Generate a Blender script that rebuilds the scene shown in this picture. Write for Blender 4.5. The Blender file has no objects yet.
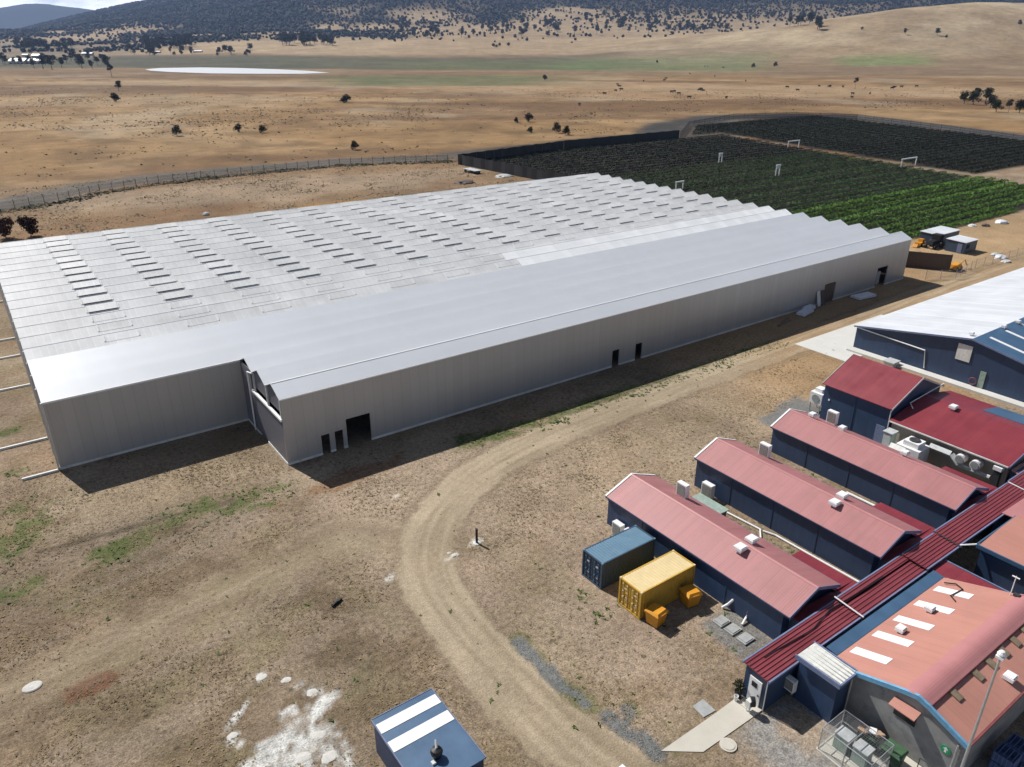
import bpy, math, random
import numpy as np
from mathutils import Matrix, Vector
rnd = random.Random(7)
SC = bpy.context.scene
COL = SC.collection
R = math.radians
# ------------------------------------------------------------------ camera numbers (site frame: x along the long shed wall, y into it)
F, PITCH, ROLL, CH = 755.427, .4232, .0031, 40.9603
YAW = .6226
CX, CY = -21.31, -70.39
cP, sP = math.cos(PITCH), math.sin(PITCH)

def vnoise(x, y, seed=0):
    x = np.asarray(x, float); y = np.asarray(y, float)
    xi = np.floor(x).astype(np.int64); yi = np.floor(y).astype(np.int64)
    fx = x - xi; fy = y - yi
    fx = fx*fx*(3-2*fx); fy = fy*fy*(3-2*fy)
    def h(a, b):
        n = (a*374761393 + b*668265263 + seed*982451653) & 0x7fffffff
        n = ((n ^ (n >> 13))*1274126177) & 0x7fffffff
        n = n ^ (n >> 16)
        return (n & 0xffff)/65535.0
    a = h(xi, yi); b = h(xi+1, yi); c = h(xi, yi+1); d = h(xi+1, yi+1)
    return a*(1-fx)*(1-fy)+b*fx*(1-fy)+c*(1-fx)*fy+d*fx*fy
def fbm(x, y, seed=0, oct=4):
    s = 0; a = .5; t = 0
    for i in range(oct):
        s = s+a*vnoise(x*2**i, y*2**i, seed+i*17); t += a; a *= .5
    return s/t
def sstep(a, b, x):
    t = np.clip((np.asarray(x, float)-a)/(b-a), 0, 1); return t*t*(3-2*t)

# ------------------------------------------------------------------ terrain: flat site, ground rising to hills beyond it
def cam_xy(x, y):
    dx = np.asarray(x, float)-CX; dy = np.asarray(y, float)-CY
    c, s = math.cos(YAW), math.sin(YAW)
    return c*dx-s*dy, s*dx+c*dy          # right, forward
PY = [0, 1450, 1700, 2100, 2600, 3200, 3900]
PZ = [0, 0, 4, 16, 46, 84, 150]
def height(x, y):
    X, Y = cam_xy(x, y)
    t = X/np.maximum(Y, 60)*828           # bearing, as an angle scaled by the focal length
    Yc = np.maximum(Y, 0)
    z = np.interp(Yc, PY, PZ)*np.interp(t, [-600, -450, -250], [.55, .62, 1])
    E = np.interp(t, [-900, -512, -462, -412, -337, -212, 0, 290, 512, 900], [-14, 6, 18, 30, 46, 80, 95, 88, 74, 60])
    zm = 41+E/908*6000
    w = sstep(3300, 6200, Yc)
    z = z*(1-w)+np.maximum(zm, 40)*w
    rough = (fbm(x/520, y/520, 5, 5)-.5)
    z = z+rough*130*sstep(3000, 4200, Yc)*np.interp(t, [-560, -420, -250], [.12, .25, 1])
    z = z+(fbm(x/260, y/260, 9, 3)-.5)*14*sstep(1500, 2600, Yc)
    # rounded grass hill on the right
    g = np.exp(-((Yc-2350)/430)**2)*np.interp(t, [60, 180, 260, 330, 380, 450, 512, 700, 900], [0, 26, 50, 84, 104, 116, 114, 90, 40])
    z = z+g*np.where(Yc > 900, 1, 0)
    # far range
    far = np.exp(-((Yc-10500)/1100)**2)*np.interp(t, [-800, -512, -480, -455, -420, -380], [280, 330, 335, 290, 180, 60])
    z = z+far
    z = z*np.where(Y > 0, 1, 0)
    return z
def ray(px, py):
    du, dv = px-512, py-383.5
    c, s = math.cos(ROLL), math.sin(ROLL)
    a, b = c*du+s*dv, -s*du+c*dv
    d = np.array([a/F, cP-b/F*sP, -sP-b/F*cP])
    c, s = math.cos(YAW), math.sin(YAW)
    return np.array([c*d[0]+s*d[1], -s*d[0]+c*d[1], d[2]])
def at(px, py, z=0.0):
    """site point seen along a bearing, on the level z"""
    d = ray(px, py); t = (z-CH)/d[2]
    return (CX+d[0]*t, CY+d[1]*t)
def at_hill(px, py):
    d = ray(px, py)
    ts = np.geomspace(60, 13000, 1500)
    xs, ys, zs = CX+d[0]*ts, CY+d[1]*ts, CH+d[2]*ts
    g = height(xs, ys)
    k = np.argmax(zs < g) if (zs < g).any() else len(ts)-1
    return float(xs[k]), float(ys[k]), float(g[k])

# ------------------------------------------------------------------ mesh helper
class MB:
    def __init__(s): s.v = []; s.f = []; s.m = []
    def add(s, vs, fs, mi=0):
        o = len(s.v); s.v += [tuple(p) for p in vs]
        for f in fs: s.f.append(tuple(o+i for i in f)); s.m.append(mi)
        return s
    def box(s, x0, y0, z0, x1, y1, z1, mi=0):
        if x1 < x0: x0, x1 = x1, x0
        if y1 < y0: y0, y1 = y1, y0
        if z1 < z0: z0, z1 = z1, z0
        return s.add([(x0,y0,z0),(x1,y0,z0),(x1,y1,z0),(x0,y1,z0),(x0,y0,z1),(x1,y0,z1),(x1,y1,z1),(x0,y1,z1)],
              [(0,3,2,1),(4,5,6,7),(0,1,5,4),(1,2,6,5),(2,3,7,6),(3,0,4,7)], mi)
    def hexa(s, p, mi=0):      # 4 bottom + 4 top corners
        return s.add(p, [(0,3,2,1),(4,5,6,7),(0,1,5,4),(1,2,6,5),(2,3,7,6),(3,0,4,7)], mi)
    def slab(s, q, t, mi=0):   # quad (counter-clockwise from above) thickened downwards
        return s.hexa([(a,b,c-t) for a,b,c in q]+[tuple(p) for p in q], mi)
    def prism(s, prof, axis, a, b, mi=0):   # profile (p, z) extruded along x or y
        n = len(prof)
        P = (lambda t, p, z: (t, p, z)) if axis == 'x' else (lambda t, p, z: (p, t, z))
        vs = [P(a, p, z) for p, z in prof]+[P(b, p, z) for p, z in prof]
        fs = [tuple(range(n)), tuple(range(2*n-1, n-1, -1))]+[(i, i+n, (i+1) % n+n, (i+1) % n) for i in range(n)]
        return s.add(vs, fs, mi)
    def tube(s, pts, r, n=8, mi=0, r2=None, cap=True):
        pts = [Vector(p) for p in pts]; rings = []
        for i, p in enumerate(pts):
            d = (pts[min(i+1, len(pts)-1)]-pts[max(i-1, 0)]).normalized()
            up = Vector((0,0,1)) if abs(d.z) < .9 else Vector((1,0,0))
            a = d.cross(up).normalized(); b = d.cross(a)
            rr = r if r2 is None else r+(r2-r)*i/(len(pts)-1)
            rings.append([p+a*math.cos(2*math.pi*k/n)*rr+b*math.sin(2*math.pi*k/n)*rr for k in range(n)])
        vs = [v for g in rings for v in g]; fs = []
        for i in range(len(pts)-1):
            for k in range(n):
                fs.append((i*n+k, i*n+(k+1) % n, (i+1)*n+(k+1) % n, (i+1)*n+k))
        if cap: fs += [tuple(range(n-1, -1, -1)), tuple((len(pts)-1)*n+k for k in range(n))]
        return s.add(vs, fs, mi)
    def lathe(s, c, prof, n=16, mi=0, sx=1, sy=1):   # (r, z) profile round a vertical axis
        vs = [(c[0]+r*math.cos(2*math.pi*k/n)*sx, c[1]+r*math.sin(2*math.pi*k/n)*sy, c[2]+z) for r, z in prof for k in range(n)]
        fs = [(i*n+k, i*n+(k+1) % n, (i+1)*n+(k+1) % n, (i+1)*n+k) for i in range(len(prof)-1) for k in range(n)]
        if prof[0][0] > 1e-6: fs.append(tuple(range(n-1, -1, -1)))
        if prof[-1][0] > 1e-6: fs.append(tuple((len(prof)-1)*n+k for k in range(n)))
        return s.add(vs, fs, mi)
    def holes(s, axis, p, t, a0, a1, z0, z1, hs, mi=0):
        """wall on plane p (thickness t) from a0 to a1 with rectangular openings"""
        xs = sorted({a0, a1} | {h[0] for h in hs} | {h[1] for h in hs})
        for i in range(len(xs)-1):
            m = (xs[i]+xs[i+1])/2
            zz = [(z0, z1)]
            for h in hs:
                if h[0] < m < h[1]:
                    n = []
                    for a, b in zz:
                        if h[2] > a: n.append((a, min(b, h[2])))
                        if h[3] < b: n.append((max(a, h[3]), b))
                    zz = n
            for a, b in zz:
                if b-a > 1e-4:
                    if axis == 'x': s.box(xs[i], p, a, xs[i+1], p+t, b, mi)
                    else: s.box(p, xs[i], a, p+t, xs[i+1], b, mi)
        return s
    def build(s, name, mats, parent=None, smooth=False, origin=None):
        me = bpy.data.meshes.new(name); me.from_pydata(s.v, [], s.f)
        if not isinstance(mats, (list, tuple)): mats = [mats]
        for m in mats: me.materials.append(m)
        if len(mats) > 1: me.polygons.foreach_set('material_index', s.m)
        if smooth: me.polygons.foreach_set('use_smooth', [True]*len(me.polygons))
        me.update()
        o = bpy.data.objects.new(name, me); COL.objects.link(o)
        if parent is not None:              # vertices come in site coordinates: make them local to the parent
            o.parent = parent
            t = Vector((0,0,0)); q = parent
            while q is not None: t += q.location; q = q.parent
            if t.length > 0: me.transform(Matrix.Translation(-t))
        elif origin is not None:
            me.transform(Matrix.Translation(-Vector(origin))); o.location = origin
        return o
def thing(name, label, cat, loc=(0,0,0), group=None, rz=0):
    o = bpy.data.objects.new(name, None); COL.objects.link(o)
    o.location = loc; o.rotation_euler = (0,0,rz); o.empty_display_size = .5
    o['label'] = label; o['category'] = cat
    if group: o['group'] = group
    return o
def tag(o, label, cat, group=None):
    o['label'] = label; o['category'] = cat
    if group: o['group'] = group
    return o
def struct(o): o['kind'] = 'structure'; return o
def stuff(o): o['kind'] = 'stuff'; return o
def copy_tree(o, parent=None):
    c = o.copy(); COL.objects.link(c)
    if parent is not None: c.parent = parent
    for ch in list(o.children): copy_tree(ch, c)
    return c

# ------------------------------------------------------------------ materials
def new_mat(name):
    m = bpy.data.materials.new(name); m.use_nodes = True
    nt = m.node_tree; b = nt.nodes['Principled BSDF']
    return m, nt, b
def N(nt, t, **k):
    n = nt.nodes.new(t)
    for a, v in k.items(): setattr(n, a, v)
    return n
def noise(nt, scale, detail=4, vec=None, rough=.6):
    n = N(nt, 'ShaderNodeTexNoise'); n.inputs['Scale'].default_value = scale
    n.inputs['Detail'].default_value = detail; n.inputs['Roughness'].default_value = rough
    if vec is not None: nt.links.new(vec, n.inputs['Vector'])
    return n
def pos(nt, sc=(1,1,1)):
    g = N(nt, 'ShaderNodeNewGeometry')
    if sc == (1,1,1): return g.outputs['Position']
    m = N(nt, 'ShaderNodeVectorMath', operation='MULTIPLY'); nt.links.new(g.outputs['Position'], m.inputs[0]); m.inputs[1].default_value = sc
    return m.outputs[0]
def mrange(nt, src, a, b, c, d):
    m = N(nt, 'ShaderNodeMapRange'); nt.links.new(src, m.inputs[0])
    for i, v in zip((1,2,3,4), (a,b,c,d)): m.inputs[i].default_value = v
    return m.outputs[0]
def mulc(nt, col, fac):
    """colour times a scalar socket"""
    m = N(nt, 'ShaderNodeVectorMath', operation='SCALE')
    if isinstance(col, tuple): m.inputs[0].default_value = col[:3]
    else: nt.links.new(col, m.inputs[0])
    nt.links.new(fac, m.inputs['Scale'])
    return m.outputs[0]
def mixc(nt, fac, a, b):
    m = N(nt, 'ShaderNodeMix', data_type='RGBA')
    nt.links.new(fac, m.inputs[0]) if not isinstance(fac, float) else setattr(m.inputs[0], 'default_value', fac)
    for s, v in ((6, a), (7, b)):
        if isinstance(v, tuple): m.inputs[s].default_value = (*v[:3], 1)
        else: nt.links.new(v, m.inputs[s])
    return m.outputs[2]
def bump(nt, b, h, strength=.4, dist=.02):
    n = N(nt, 'ShaderNodeBump'); n.inputs['Strength'].default_value = strength; n.inputs['Distance'].default_value = dist
    nt.links.new(h, n.inputs['Height']); nt.links.new(n.outputs[0], b.inputs['Normal'])
def sheet(name, col, rough=.5, metal=0, var=.25, nscale=.6, streak=None, rib=None, ribdepth=.02, seam=None, seamdark=.8, pv=.055, dirt=None, dirtcol=(.2,.16,.12), spec=.5, flat=False):
    """painted or bare sheet metal: blotchy weathering, streaks, ribs (axis, pitch) and dark panel seams (axis, pitch)"""
    m, nt, b = new_mat(name)
    p = pos(nt)
    n1 = noise(nt, nscale, 5, p)
    f = mrange(nt, n1.outputs[0], .25, .75, 1-var, 1+var)
    if streak:
        n2 = noise(nt, 1, 4, pos(nt, streak))
        f2 = mrange(nt, n2.outputs[0], .3, .7, 1-var*.8, 1+var*.8)
        mm = N(nt, 'ShaderNodeMath', operation='MULTIPLY'); nt.links.new(f, mm.inputs[0]); nt.links.new(f2, mm.inputs[1]); f = mm.outputs[0]
    sep = None
    if rib or seam:
        sep = N(nt, 'ShaderNodeSeparateXYZ'); nt.links.new(p, sep.inputs[0])
    if seam:
        d = N(nt, 'ShaderNodeMath', operation='DIVIDE'); nt.links.new(sep.outputs['XYZ'.index(seam[0])], d.inputs[0]); d.inputs[1].default_value = seam[1]
        fr = N(nt, 'ShaderNodeMath', operation='FRACT'); nt.links.new(d.outputs[0], fr.inputs[0])
        lt = N(nt, 'ShaderNodeMath', operation='LESS_THAN'); nt.links.new(fr.outputs[0], lt.inputs[0]); lt.inputs[1].default_value = (seam[2] if len(seam) > 2 else .05)/seam[1]
        s = mrange(nt, lt.outputs[0], 0, 1, 1, seamdark)
        fl = N(nt, 'ShaderNodeMath', operation='FLOOR'); nt.links.new(d.outputs[0], fl.inputs[0])
        wn = N(nt, 'ShaderNodeTexWhiteNoise', noise_dimensions='1D'); nt.links.new(fl.outputs[0], wn.inputs['W'])
        s3 = mrange(nt, wn.outputs['Value'], 0, 1, 1-pv, 1+pv)
        for q in (s, s3):
            mm = N(nt, 'ShaderNodeMath', operation='MULTIPLY'); nt.links.new(f, mm.inputs[0]); nt.links.new(q, mm.inputs[1]); f = mm.outputs[0]
    c = mulc(nt, col, f)
    if dirt:
        n3 = noise(nt, dirt[0], 6, p, .7)
        c = mixc(nt, mrange(nt, n3.outputs[0], dirt[1], dirt[1]+.12, 0, dirt[2]), c, dirtcol)
    nt.links.new(c, b.inputs['Base Color'])
    b.inputs['Metallic'].default_value = metal
    b.inputs['Specular IOR Level'].default_value = spec
    b.inputs['Roughness'].default_value = rough
    if not flat: nt.links.new(mrange(nt, n1.outputs[0], .3, .7, max(rough-.07, .05), min(rough+.07, 1)), b.inputs['Roughness'])
    if rib:
        d = N(nt, 'ShaderNodeMath', operation='MULTIPLY'); nt.links.new(sep.outputs['XYZ'.index(rib[0])], d.inputs[0]); d.inputs[1].default_value = 2*math.pi/rib[1]
        sn = N(nt, 'ShaderNodeMath', operation='SINE'); nt.links.new(d.outputs[0], sn.inputs[0])
        bump(nt, b, sn.outputs[0], .5, ribdepth)
    elif not flat:
        bump(nt, b, n1.outputs[0], .15, .02)
    return m
def plain(name, col, rough=.6, metal=0, var=.2, nscale=3, spec=.4):
    return sheet(name, col, rough, metal, var, nscale, spec=spec)
def leafy(name, a, b_, scale=.8):
    m, nt, b = new_mat(name)
    n = noise(nt, scale, 4, pos(nt)); oi = N(nt, 'ShaderNodeObjectInfo')
    c = mixc(nt, mrange(nt, n.outputs[0], .3, .7, 0, 1), a, b_)
    c = mulc(nt, c, mrange(nt, oi.outputs['Random'], 0, 1, .7, 1.3))
    nt.links.new(c, b.inputs['Base Color']); b.inputs['Roughness'].default_value = .75; b.inputs['Specular IOR Level'].default_value = .15
    return m
M = {}
M['zinc'] = sheet('pale coated roof sheet', (.74,.76,.78), .42, .22, .03, .12, streak=(.02,.5,.5), seam=('X',1.0,.04), seamdark=.98, pv=.008, flat=True)
M['panel'] = sheet('grey insulated wall panel', (.42,.415,.405), .42, .25, .025, .1, streak=(.9,.9,.04), seam=('X',1.15,.05), seamdark=.82, pv=.03)
M['panel_side'] = sheet('grey insulated side panel', (.42,.415,.405), .42, .25, .025, .1, seam=('Y',1.15,.05), seamdark=.82, pv=.03)
M['lime'] = sheet('spilt lime', (.54,.525,.48), .9, 0, .2, 2.5, dirt=(3,.55,.5), dirtcol=(.33,.29,.23))
M['dark_sheet'] = plain('dark grey sheet', (.15,.15,.17), .5)
M['glazing'] = sheet('frosted greenhouse glazing', (.69,.69,.675), .36, 0, .13, .10, streak=(.25,.25,.5), seam=('X',.8,.12), seamdark=1.08, spec=.7, flat=True, pv=.03)
M['glazing_new'] = sheet('clean white greenhouse glazing', (.87,.88,.87), .38, 0, .05, .12, streak=(.02,.6,.6), seam=('X',1.6,.08), seamdark=.93, spec=.6, flat=True)
M['vent'] = sheet('vent pane', (.72,.72,.70), .40, 0, .06, .8)
M['vent_gap'] = plain('dark vent gap', (.09,.09,.09), .9)
M['dark'] = plain('dark opening', (.02,.02,.022), .9)
M['pink'] = sheet('sun faded red roof', (.37,.155,.152), .5, 0, .08, .35, streak=(.15,2.2,.15), rib=('Y',.20), ribdepth=.004, seam=('Y',.762,.06), seamdark=.90, pv=.035, dirt=(.5,.54,.42), dirtcol=(.29,.135,.125))
M['pink_hall'] = sheet('salmon roof sheet', (.45,.21,.160), .5, 0, .06, .3, streak=(1.6,.15,.15), rib=('X',.20), ribdepth=.004, seam=('X',.762,.06), seamdark=.91, pv=.03, dirt=(.4,.54,.4), dirtcol=(.36,.19,.155))
M['pink_cap'] = sheet('rolled pink ridge sheet', (.43,.185,.18), .42, 0, .06, .4, streak=(1.4,.3,.3))
M['red'] = sheet('dark red roof sheet', (.215,.03,.04), .45, 0, .10, .4, streak=(.3,1.6,.3), rib=('Y',.20), ribdepth=.004, seam=('Y',.762,.06), seamdark=.88, pv=.05, dirt=(.6,.57,.35), dirtcol=(.20,.06,.06))
M['red_walk'] = sheet('dark red ribbed walkway sheet', (.215,.042,.052), .45, 0, .14, .5, streak=(.2,2,.2), dirt=(1.0,.57,.35), dirtcol=(.19,.075,.07))
M['red_edge'] = plain('dull red trim', (.20,.06,.06), .5)
M['navy'] = sheet('navy wall sheet', (.026,.052,.112), .5, 0, .14, .4, streak=(2,2,.1), rib=('Y',.20), ribdepth=.003)
M['navy_x'] = sheet('navy wall sheet along', (.028,.055,.115), .5, 0, .12, .4, streak=(2,2,.1), rib=('X',.20), ribdepth=.003)
M['blue'] = sheet('mid blue sheet', (.055,.115,.20), .45, 0, .12, .6, streak=(1,.3,1))
M['blue_trim'] = plain('light blue fascia', (.14,.33,.50), .5)
M['slate_trim'] = plain('blue grey trim', (.16,.20,.32), .5)
M['white'] = plain('white paint', (.78,.78,.77), .5, 0, .06)
M['white_roof'] = sheet('white roof sheet', (.66,.68,.70), .45, .1, .07, .3, streak=(.9,.05,.05), seam=('X',3.6,.30), seamdark=1.12, rib=('X',.3), ribdepth=.006)
M['offwhite'] = sheet('worn white sheet', (.66,.66,.62), .55, 0, .14, .8, streak=(.3,3,.3), dirt=(1.2,.58,.5), dirtcol=(.35,.31,.26))
M['galv'] = plain('galvanised steel', (.50,.51,.52), .45, .6, .15, 2)
M['greypaint'] = plain('light grey casing', (.48,.50,.50), .5)
M['cream'] = sheet('cream masonry wall', (.42,.39,.32), .8, 0, .15, .9)
M['block'] = sheet('grey block wall', (.25,.25,.24), .85, 0, .25, 1.2, dirt=(.9,.56,.5), dirtcol=(.11,.11,.11))
M['concrete'] = sheet('pale concrete', (.50,.47,.40), .85, 0, .12, .5, dirt=(.7,.57,.5), dirtcol=(.36,.32,.26))
M['concrete_white'] = sheet('fresh white concrete', (.58,.57,.53), .8, 0, .07, .3, dirt=(.3,.6,.3), dirtcol=(.55,.5,.42))
M['gravel'] = plain('loose gravel', (.19,.185,.175), .9, 0, .3, 3)
M['slabgrey'] = plain('grey pavers', (.33,.34,.33), .85, 0, .2, 2)
M['boxgreen'] = plain('pale green cover', (.28,.36,.31), .6)
M['black'] = plain('black plastic', (.015,.015,.016), .5)
M['grille'] = plain('dark grille', (.30,.31,.29), .6)
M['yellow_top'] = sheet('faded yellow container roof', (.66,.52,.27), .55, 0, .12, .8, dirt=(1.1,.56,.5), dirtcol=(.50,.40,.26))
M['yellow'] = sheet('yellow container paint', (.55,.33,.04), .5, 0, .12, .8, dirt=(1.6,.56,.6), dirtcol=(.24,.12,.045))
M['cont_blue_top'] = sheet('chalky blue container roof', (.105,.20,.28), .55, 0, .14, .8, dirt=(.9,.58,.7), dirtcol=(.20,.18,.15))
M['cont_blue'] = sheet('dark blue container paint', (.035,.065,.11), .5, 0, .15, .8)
M['orange'] = sheet('orange yellow plastic', (.62,.27,.015), .45, 0, .14, 1.5)
M['steel_dark'] = plain('dark steel', (.07,.07,.075), .5, .4)
M['rust'] = plain('rusty brown sheet', (.10,.075,.06), .7, 0, .3)
M['bingreen'] = plain('dark green bin plastic', (.035,.075,.045), .5)
M['lidgreen'] = plain('mid green bin lid', (.05,.11,.055), .5)
M['card'] = plain('cardboard', (.42,.27,.17), .8)
M['signgreen'] = plain('green sign enamel', (.02,.30,.12), .5)
M['wood'] = plain('weathered timber', (.20,.15,.10), .8, 0, .3)
M['crateblue'] = plain('blue crate plastic', (.07,.12,.26), .5)
M['plastic_film'] = plain('white wrapping film', (.72,.74,.78), .35)
M['leaf_tree'] = leafy('gum leaves', (.022,.030,.014), (.055,.060,.026), .5)
M['leaf_bush'] = leafy('dark bush leaves', (.018,.022,.012), (.04,.045,.02), .8)
M['leaf_grey'] = leafy('grey green leaves', (.045,.05,.032), (.085,.085,.055), .5)
M['leaf_red'] = leafy('dark reddish leaves', (.035,.014,.010), (.075,.030,.020), .6)
M['bark'] = plain('bark', (.12,.095,.07), .9)
M['bark_pale'] = plain('pale bark', (.42,.38,.32), .9)
M['crop_bright'] = leafy('bright crop leaves', (.085,.18,.028), (.15,.26,.06), .35)
M['crop_mid'] = leafy('mid green crop leaves', (.036,.080,.026), (.080,.130,.044), .35)
M['crop_dark'] = leafy('dark crop leaves', (.012,.020,.013), (.028,.042,.024), .3)
M['hide'] = plain('black hide', (.02,.017,.015), .8)
# ------------------------------------------------------------------ ground: one sheet, painted with the land's colours and some cloud shade
def pdist(x, y, pts):
    d = np.full(np.shape(x), 1e9)
    for (x0, y0), (x1, y1) in zip(pts[:-1], pts[1:]):
        dx, dy = x1-x0, y1-y0; L = dx*dx+dy*dy+1e-9
        t = np.clip(((x-x0)*dx+(y-y0)*dy)/L, 0, 1)
        d = np.minimum(d, np.hypot(x-x0-t*dx, y-y0-t*dy))
    return d
ROAD = [(200,-6),(154,-7.4),(131,-7),(110,-7.4),(93.6,-8.2),(72,-9.4),(59,-9.6),(42,-10.2),(25,-11.2),(16,-13),(10,-16),(6,-19.5),(3.4,-23.5),(2.1,-28),(1.7,-34),(1.7,-41),(2.6,-47),(4.5,-54),(8,-64),(12,-80)]
SPUR = [(4,-20),(1,-15.5),(-1.5,-14.6),(-6,-15.6),(-12,-16.8),(-20,-18),(-34,-20)]
FENCE_A = [(-60,140),(-30,162),(-14.5,171),(0,176),(12,186),(30,193),(57,196.5),(93,197),(131,184)]
TRACK_A = [(-60,150),(-30,172),(-14,182),(0,192),(12,201),(30,206),(60,208.5),(95,206),(131,196),(190,203),(263,208),(305,238),(365,256),(415,240),(437,200),(420,140),(396,88),(352,16),(300,-30)]
FENCE_B = [(263,189),(305,222),(365,241),(408,228),(425,198),(404,137),(383,88),(338,16),(300,-12)]
def blob(x, y, cx, cy, rx, ry=None, rot=0, wob=.5, seed=1):
    ry = ry or rx
    c, s = math.cos(rot), math.sin(rot)
    dx, dy = x-cx, y-cy
    a, b = (c*dx+s*dy)/rx, (-s*dx+c*dy)/ry
    k = 3.2/max(rx, ry)
    d = np.hypot(a, b)+(fbm(x*k, y*k, seed, 4)-.5)*2*wob
    return 1-sstep(.75, 1.05, d)
def along(x, y, pts):
    """signed offset from a polyline and distance travelled along it"""
    d = np.full(np.shape(x), 1e9); sg = np.zeros(np.shape(x)); s = np.zeros(np.shape(x)); acc = 0
    for (x0, y0), (x1, y1) in zip(pts[:-1], pts[1:]):
        dx, dy = x1-x0, y1-y0; L2 = dx*dx+dy*dy+1e-9; l = math.sqrt(L2)
        t = np.clip(((x-x0)*dx+(y-y0)*dy)/L2, 0, 1); q = np.hypot(x-x0-t*dx, y-y0-t*dy); b = q < d
        d = np.where(b, q, d); sg = np.where(b, np.sign(dx*(y-y0)-dy*(x-x0)), sg); s = np.where(b, acc+t*l, s); acc += l
    return sg*d, s
def smooth_line(pts, n=8):
    P = [np.array(p, float) for p in pts]; o = []
    for i in range(len(P)-1):
        p0, p1, p2, p3 = P[max(i-1, 0)], P[i], P[i+1], P[min(i+2, len(P)-1)]
        for j in range(n):
            t = j/n; o.append(tuple(.5*((2*p1)+(-p0+p2)*t+(2*p0-5*p1+4*p2-p3)*t*t+(-p0+3*p1-3*p2+p3)*t**3)))
    return o+[tuple(P[-1])]
ROAD_S, SPUR_S = smooth_line(ROAD), smooth_line(SPUR)
WEEDS = [(at(10,540),3.2),(at(0,515),2.4),(at(38,520),2.2),(at(20,470),1.8),(at(8,432),1.5),(at(60,505),1.6),(at(2,560),2.4),(at(200,508),2.2),(at(240,505),2.4),(at(170,520),2.4),(at(285,493),2.4),(at(262,498),2),(at(120,548),2.6),(at(15,590),2)]
WEEDLINE = [at(470,440),at(540,425),at(600,402),at(640,390),at(680,377),at(720,364),at(750,352),at(775,345)]
def lerp(a, b, t):
    t = np.asarray(t)[..., None]; return a*(1-t)+np.asarray(b)*t
def paint(x, y):
    """colour of the bare land at a point, with painted cloud shade far off, before the fine grain of the shader; second value: 0 rough grass .. 1 worn smooth"""
    X, Y = cam_xy(x, y)
    n1 = fbm(x/9, y/9, 1, 5); n2 = fbm(x/2.6, y/2.6, 2, 4); n3 = fbm(x/28, y/28, 3, 4); n0 = fbm(x/.9, y/.9, 4, 3)
    c = np.zeros(np.shape(x)+(3,))+np.array((.25,.187,.13))
    c = lerp(c, (.305,.238,.168), sstep(.45, .68, n1))
    c = lerp(c, (.19,.135,.085), sstep(.50, .72, n2)*.7)
    c = lerp(c, (.235,.15,.09), sstep(.52, .7, n3)*.6)
    # yard between road and sheds: paler, pinkish
    yard = blob(x, y, 13, -24, 15, 24, 0, .3, 12)
    c = lerp(c, (.30,.228,.165), yard*.75*sstep(.3, .6, n1+.1))
    yard2 = sstep(10, 30, x)*(1-sstep(56, 70, x))*sstep(-27, -24, y)*(1-sstep(-12.5, -10, y))
    c = lerp(c, (.30,.228,.155), yard2*.7*sstep(.3, .55, n1+n0*.15))
    # dark tufty ground to the left
    lft = sstep(2, -8, x-(n1-.5)*14)*sstep(2, -3, y)
    c = lerp(c, (.205,.152,.102), lft*.6)
    c = lerp(c, (.175,.15,.08), sstep(.5, .66, fbm(x/5.5, y/5.5, 22, 4))*np.maximum(lft, .45)*.5)
    c = lerp(c, (.15,.11,.07), lft*sstep(.53, .7, n2)*.7)
    c = lerp(c, (.245,.19,.138), sstep(.5, .66, fbm((x+y*.25)/16, (y-x*.25)/2.2, 21, 4))*lft*.7)
    # orange straw bands
    c = lerp(c, (.20,.12,.068), blob(x, y, 3.5, -6.2, 7, 1.4, .1, .6, 31)*.8)
    c = lerp(c, (.155,.072,.042), blob(x, y, -22.2, -21.2, 1.9, 1.2, .2, .5, 32)*1.0)
    c = lerp(c, (.085,.068,.05), (1-sstep(.12, .45, pdist(x, y, [at(40,552), at(100,536), at(197,509), at(232,500)])+(n0-.5)*.5))*.75)
    # near-left bank and greenhouse side
    c = lerp(c, (.28,.21,.14), blob(x, y, -8, 5, 14, 9, 0, .35, 33)*.6)
    # shed-side yard to the right: bare orange dirt
    yd = sstep(52, 74, x+n1*14)*sstep(-40, -30, y)*(1-sstep(8, 14, y))*(1-sstep(300, 330, x))
    c = lerp(c, (.33,.215,.115), yd*.85)
    yd2 = sstep(126, 134, x)*sstep(-40, -20, y)*(1-sstep(17, 22, y+n1*6))*(1-sstep(260, 320, x))
    c = lerp(c, (.37,.255,.145), yd2*.9)
    smooth = yd*.5
    # beyond the greenhouse
    bk = sstep(88, 96, y)
    c = lerp(c, (.235,.155,.088), bk*.85)
    c = lerp(c, (.31,.235,.16), bk*blob(x, y, 60, 165, 75, 22, -.1, .5, 40)*.8)
    c = lerp(c, (.20,.12,.065), bk*blob(x, y, 18, 138, 40, 14, .2, .6, 41)*.75)
    c = lerp(c, (.34,.20,.065), bk*blob(x, y, 62, 126, 18, 8, .0, .5, 42)*.8)
    # open paddocks
    D = Y
    pd = sstep(205, 225, y+0*x)
    pd = np.maximum(pd, sstep(250, 330, D)*(1-sstep(-20, 0, -np.abs(y))*0))
    m1 = fbm(x/70, y/70, 50, 5); m2 = fbm(X/230, Y/60, 51, 5); m3 = fbm(x/18, y/18, 52, 4)
    f = np.zeros(np.shape(x)+(3,))+np.array((.258,.162,.076))
    f = lerp(f, (.325,.22,.115), sstep(.42, .66, m1))
    f = lerp(f, (.150,.088,.047), sstep(.47, .66, m2)*.85)
    f = lerp(f, (.14,.088,.046), sstep(.52, .72, m3)*.65)
    m4 = fbm(X/420, Y/150, 53, 5)
    f = lerp(f, (.145,.095,.055), sstep(.52, .64, m4)*sstep(420, 700, D)*.8)
    f = lerp(f, (.35,.26,.16), sstep(.48, .36, m4)*sstep(420, 700, D)*.7)
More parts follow.
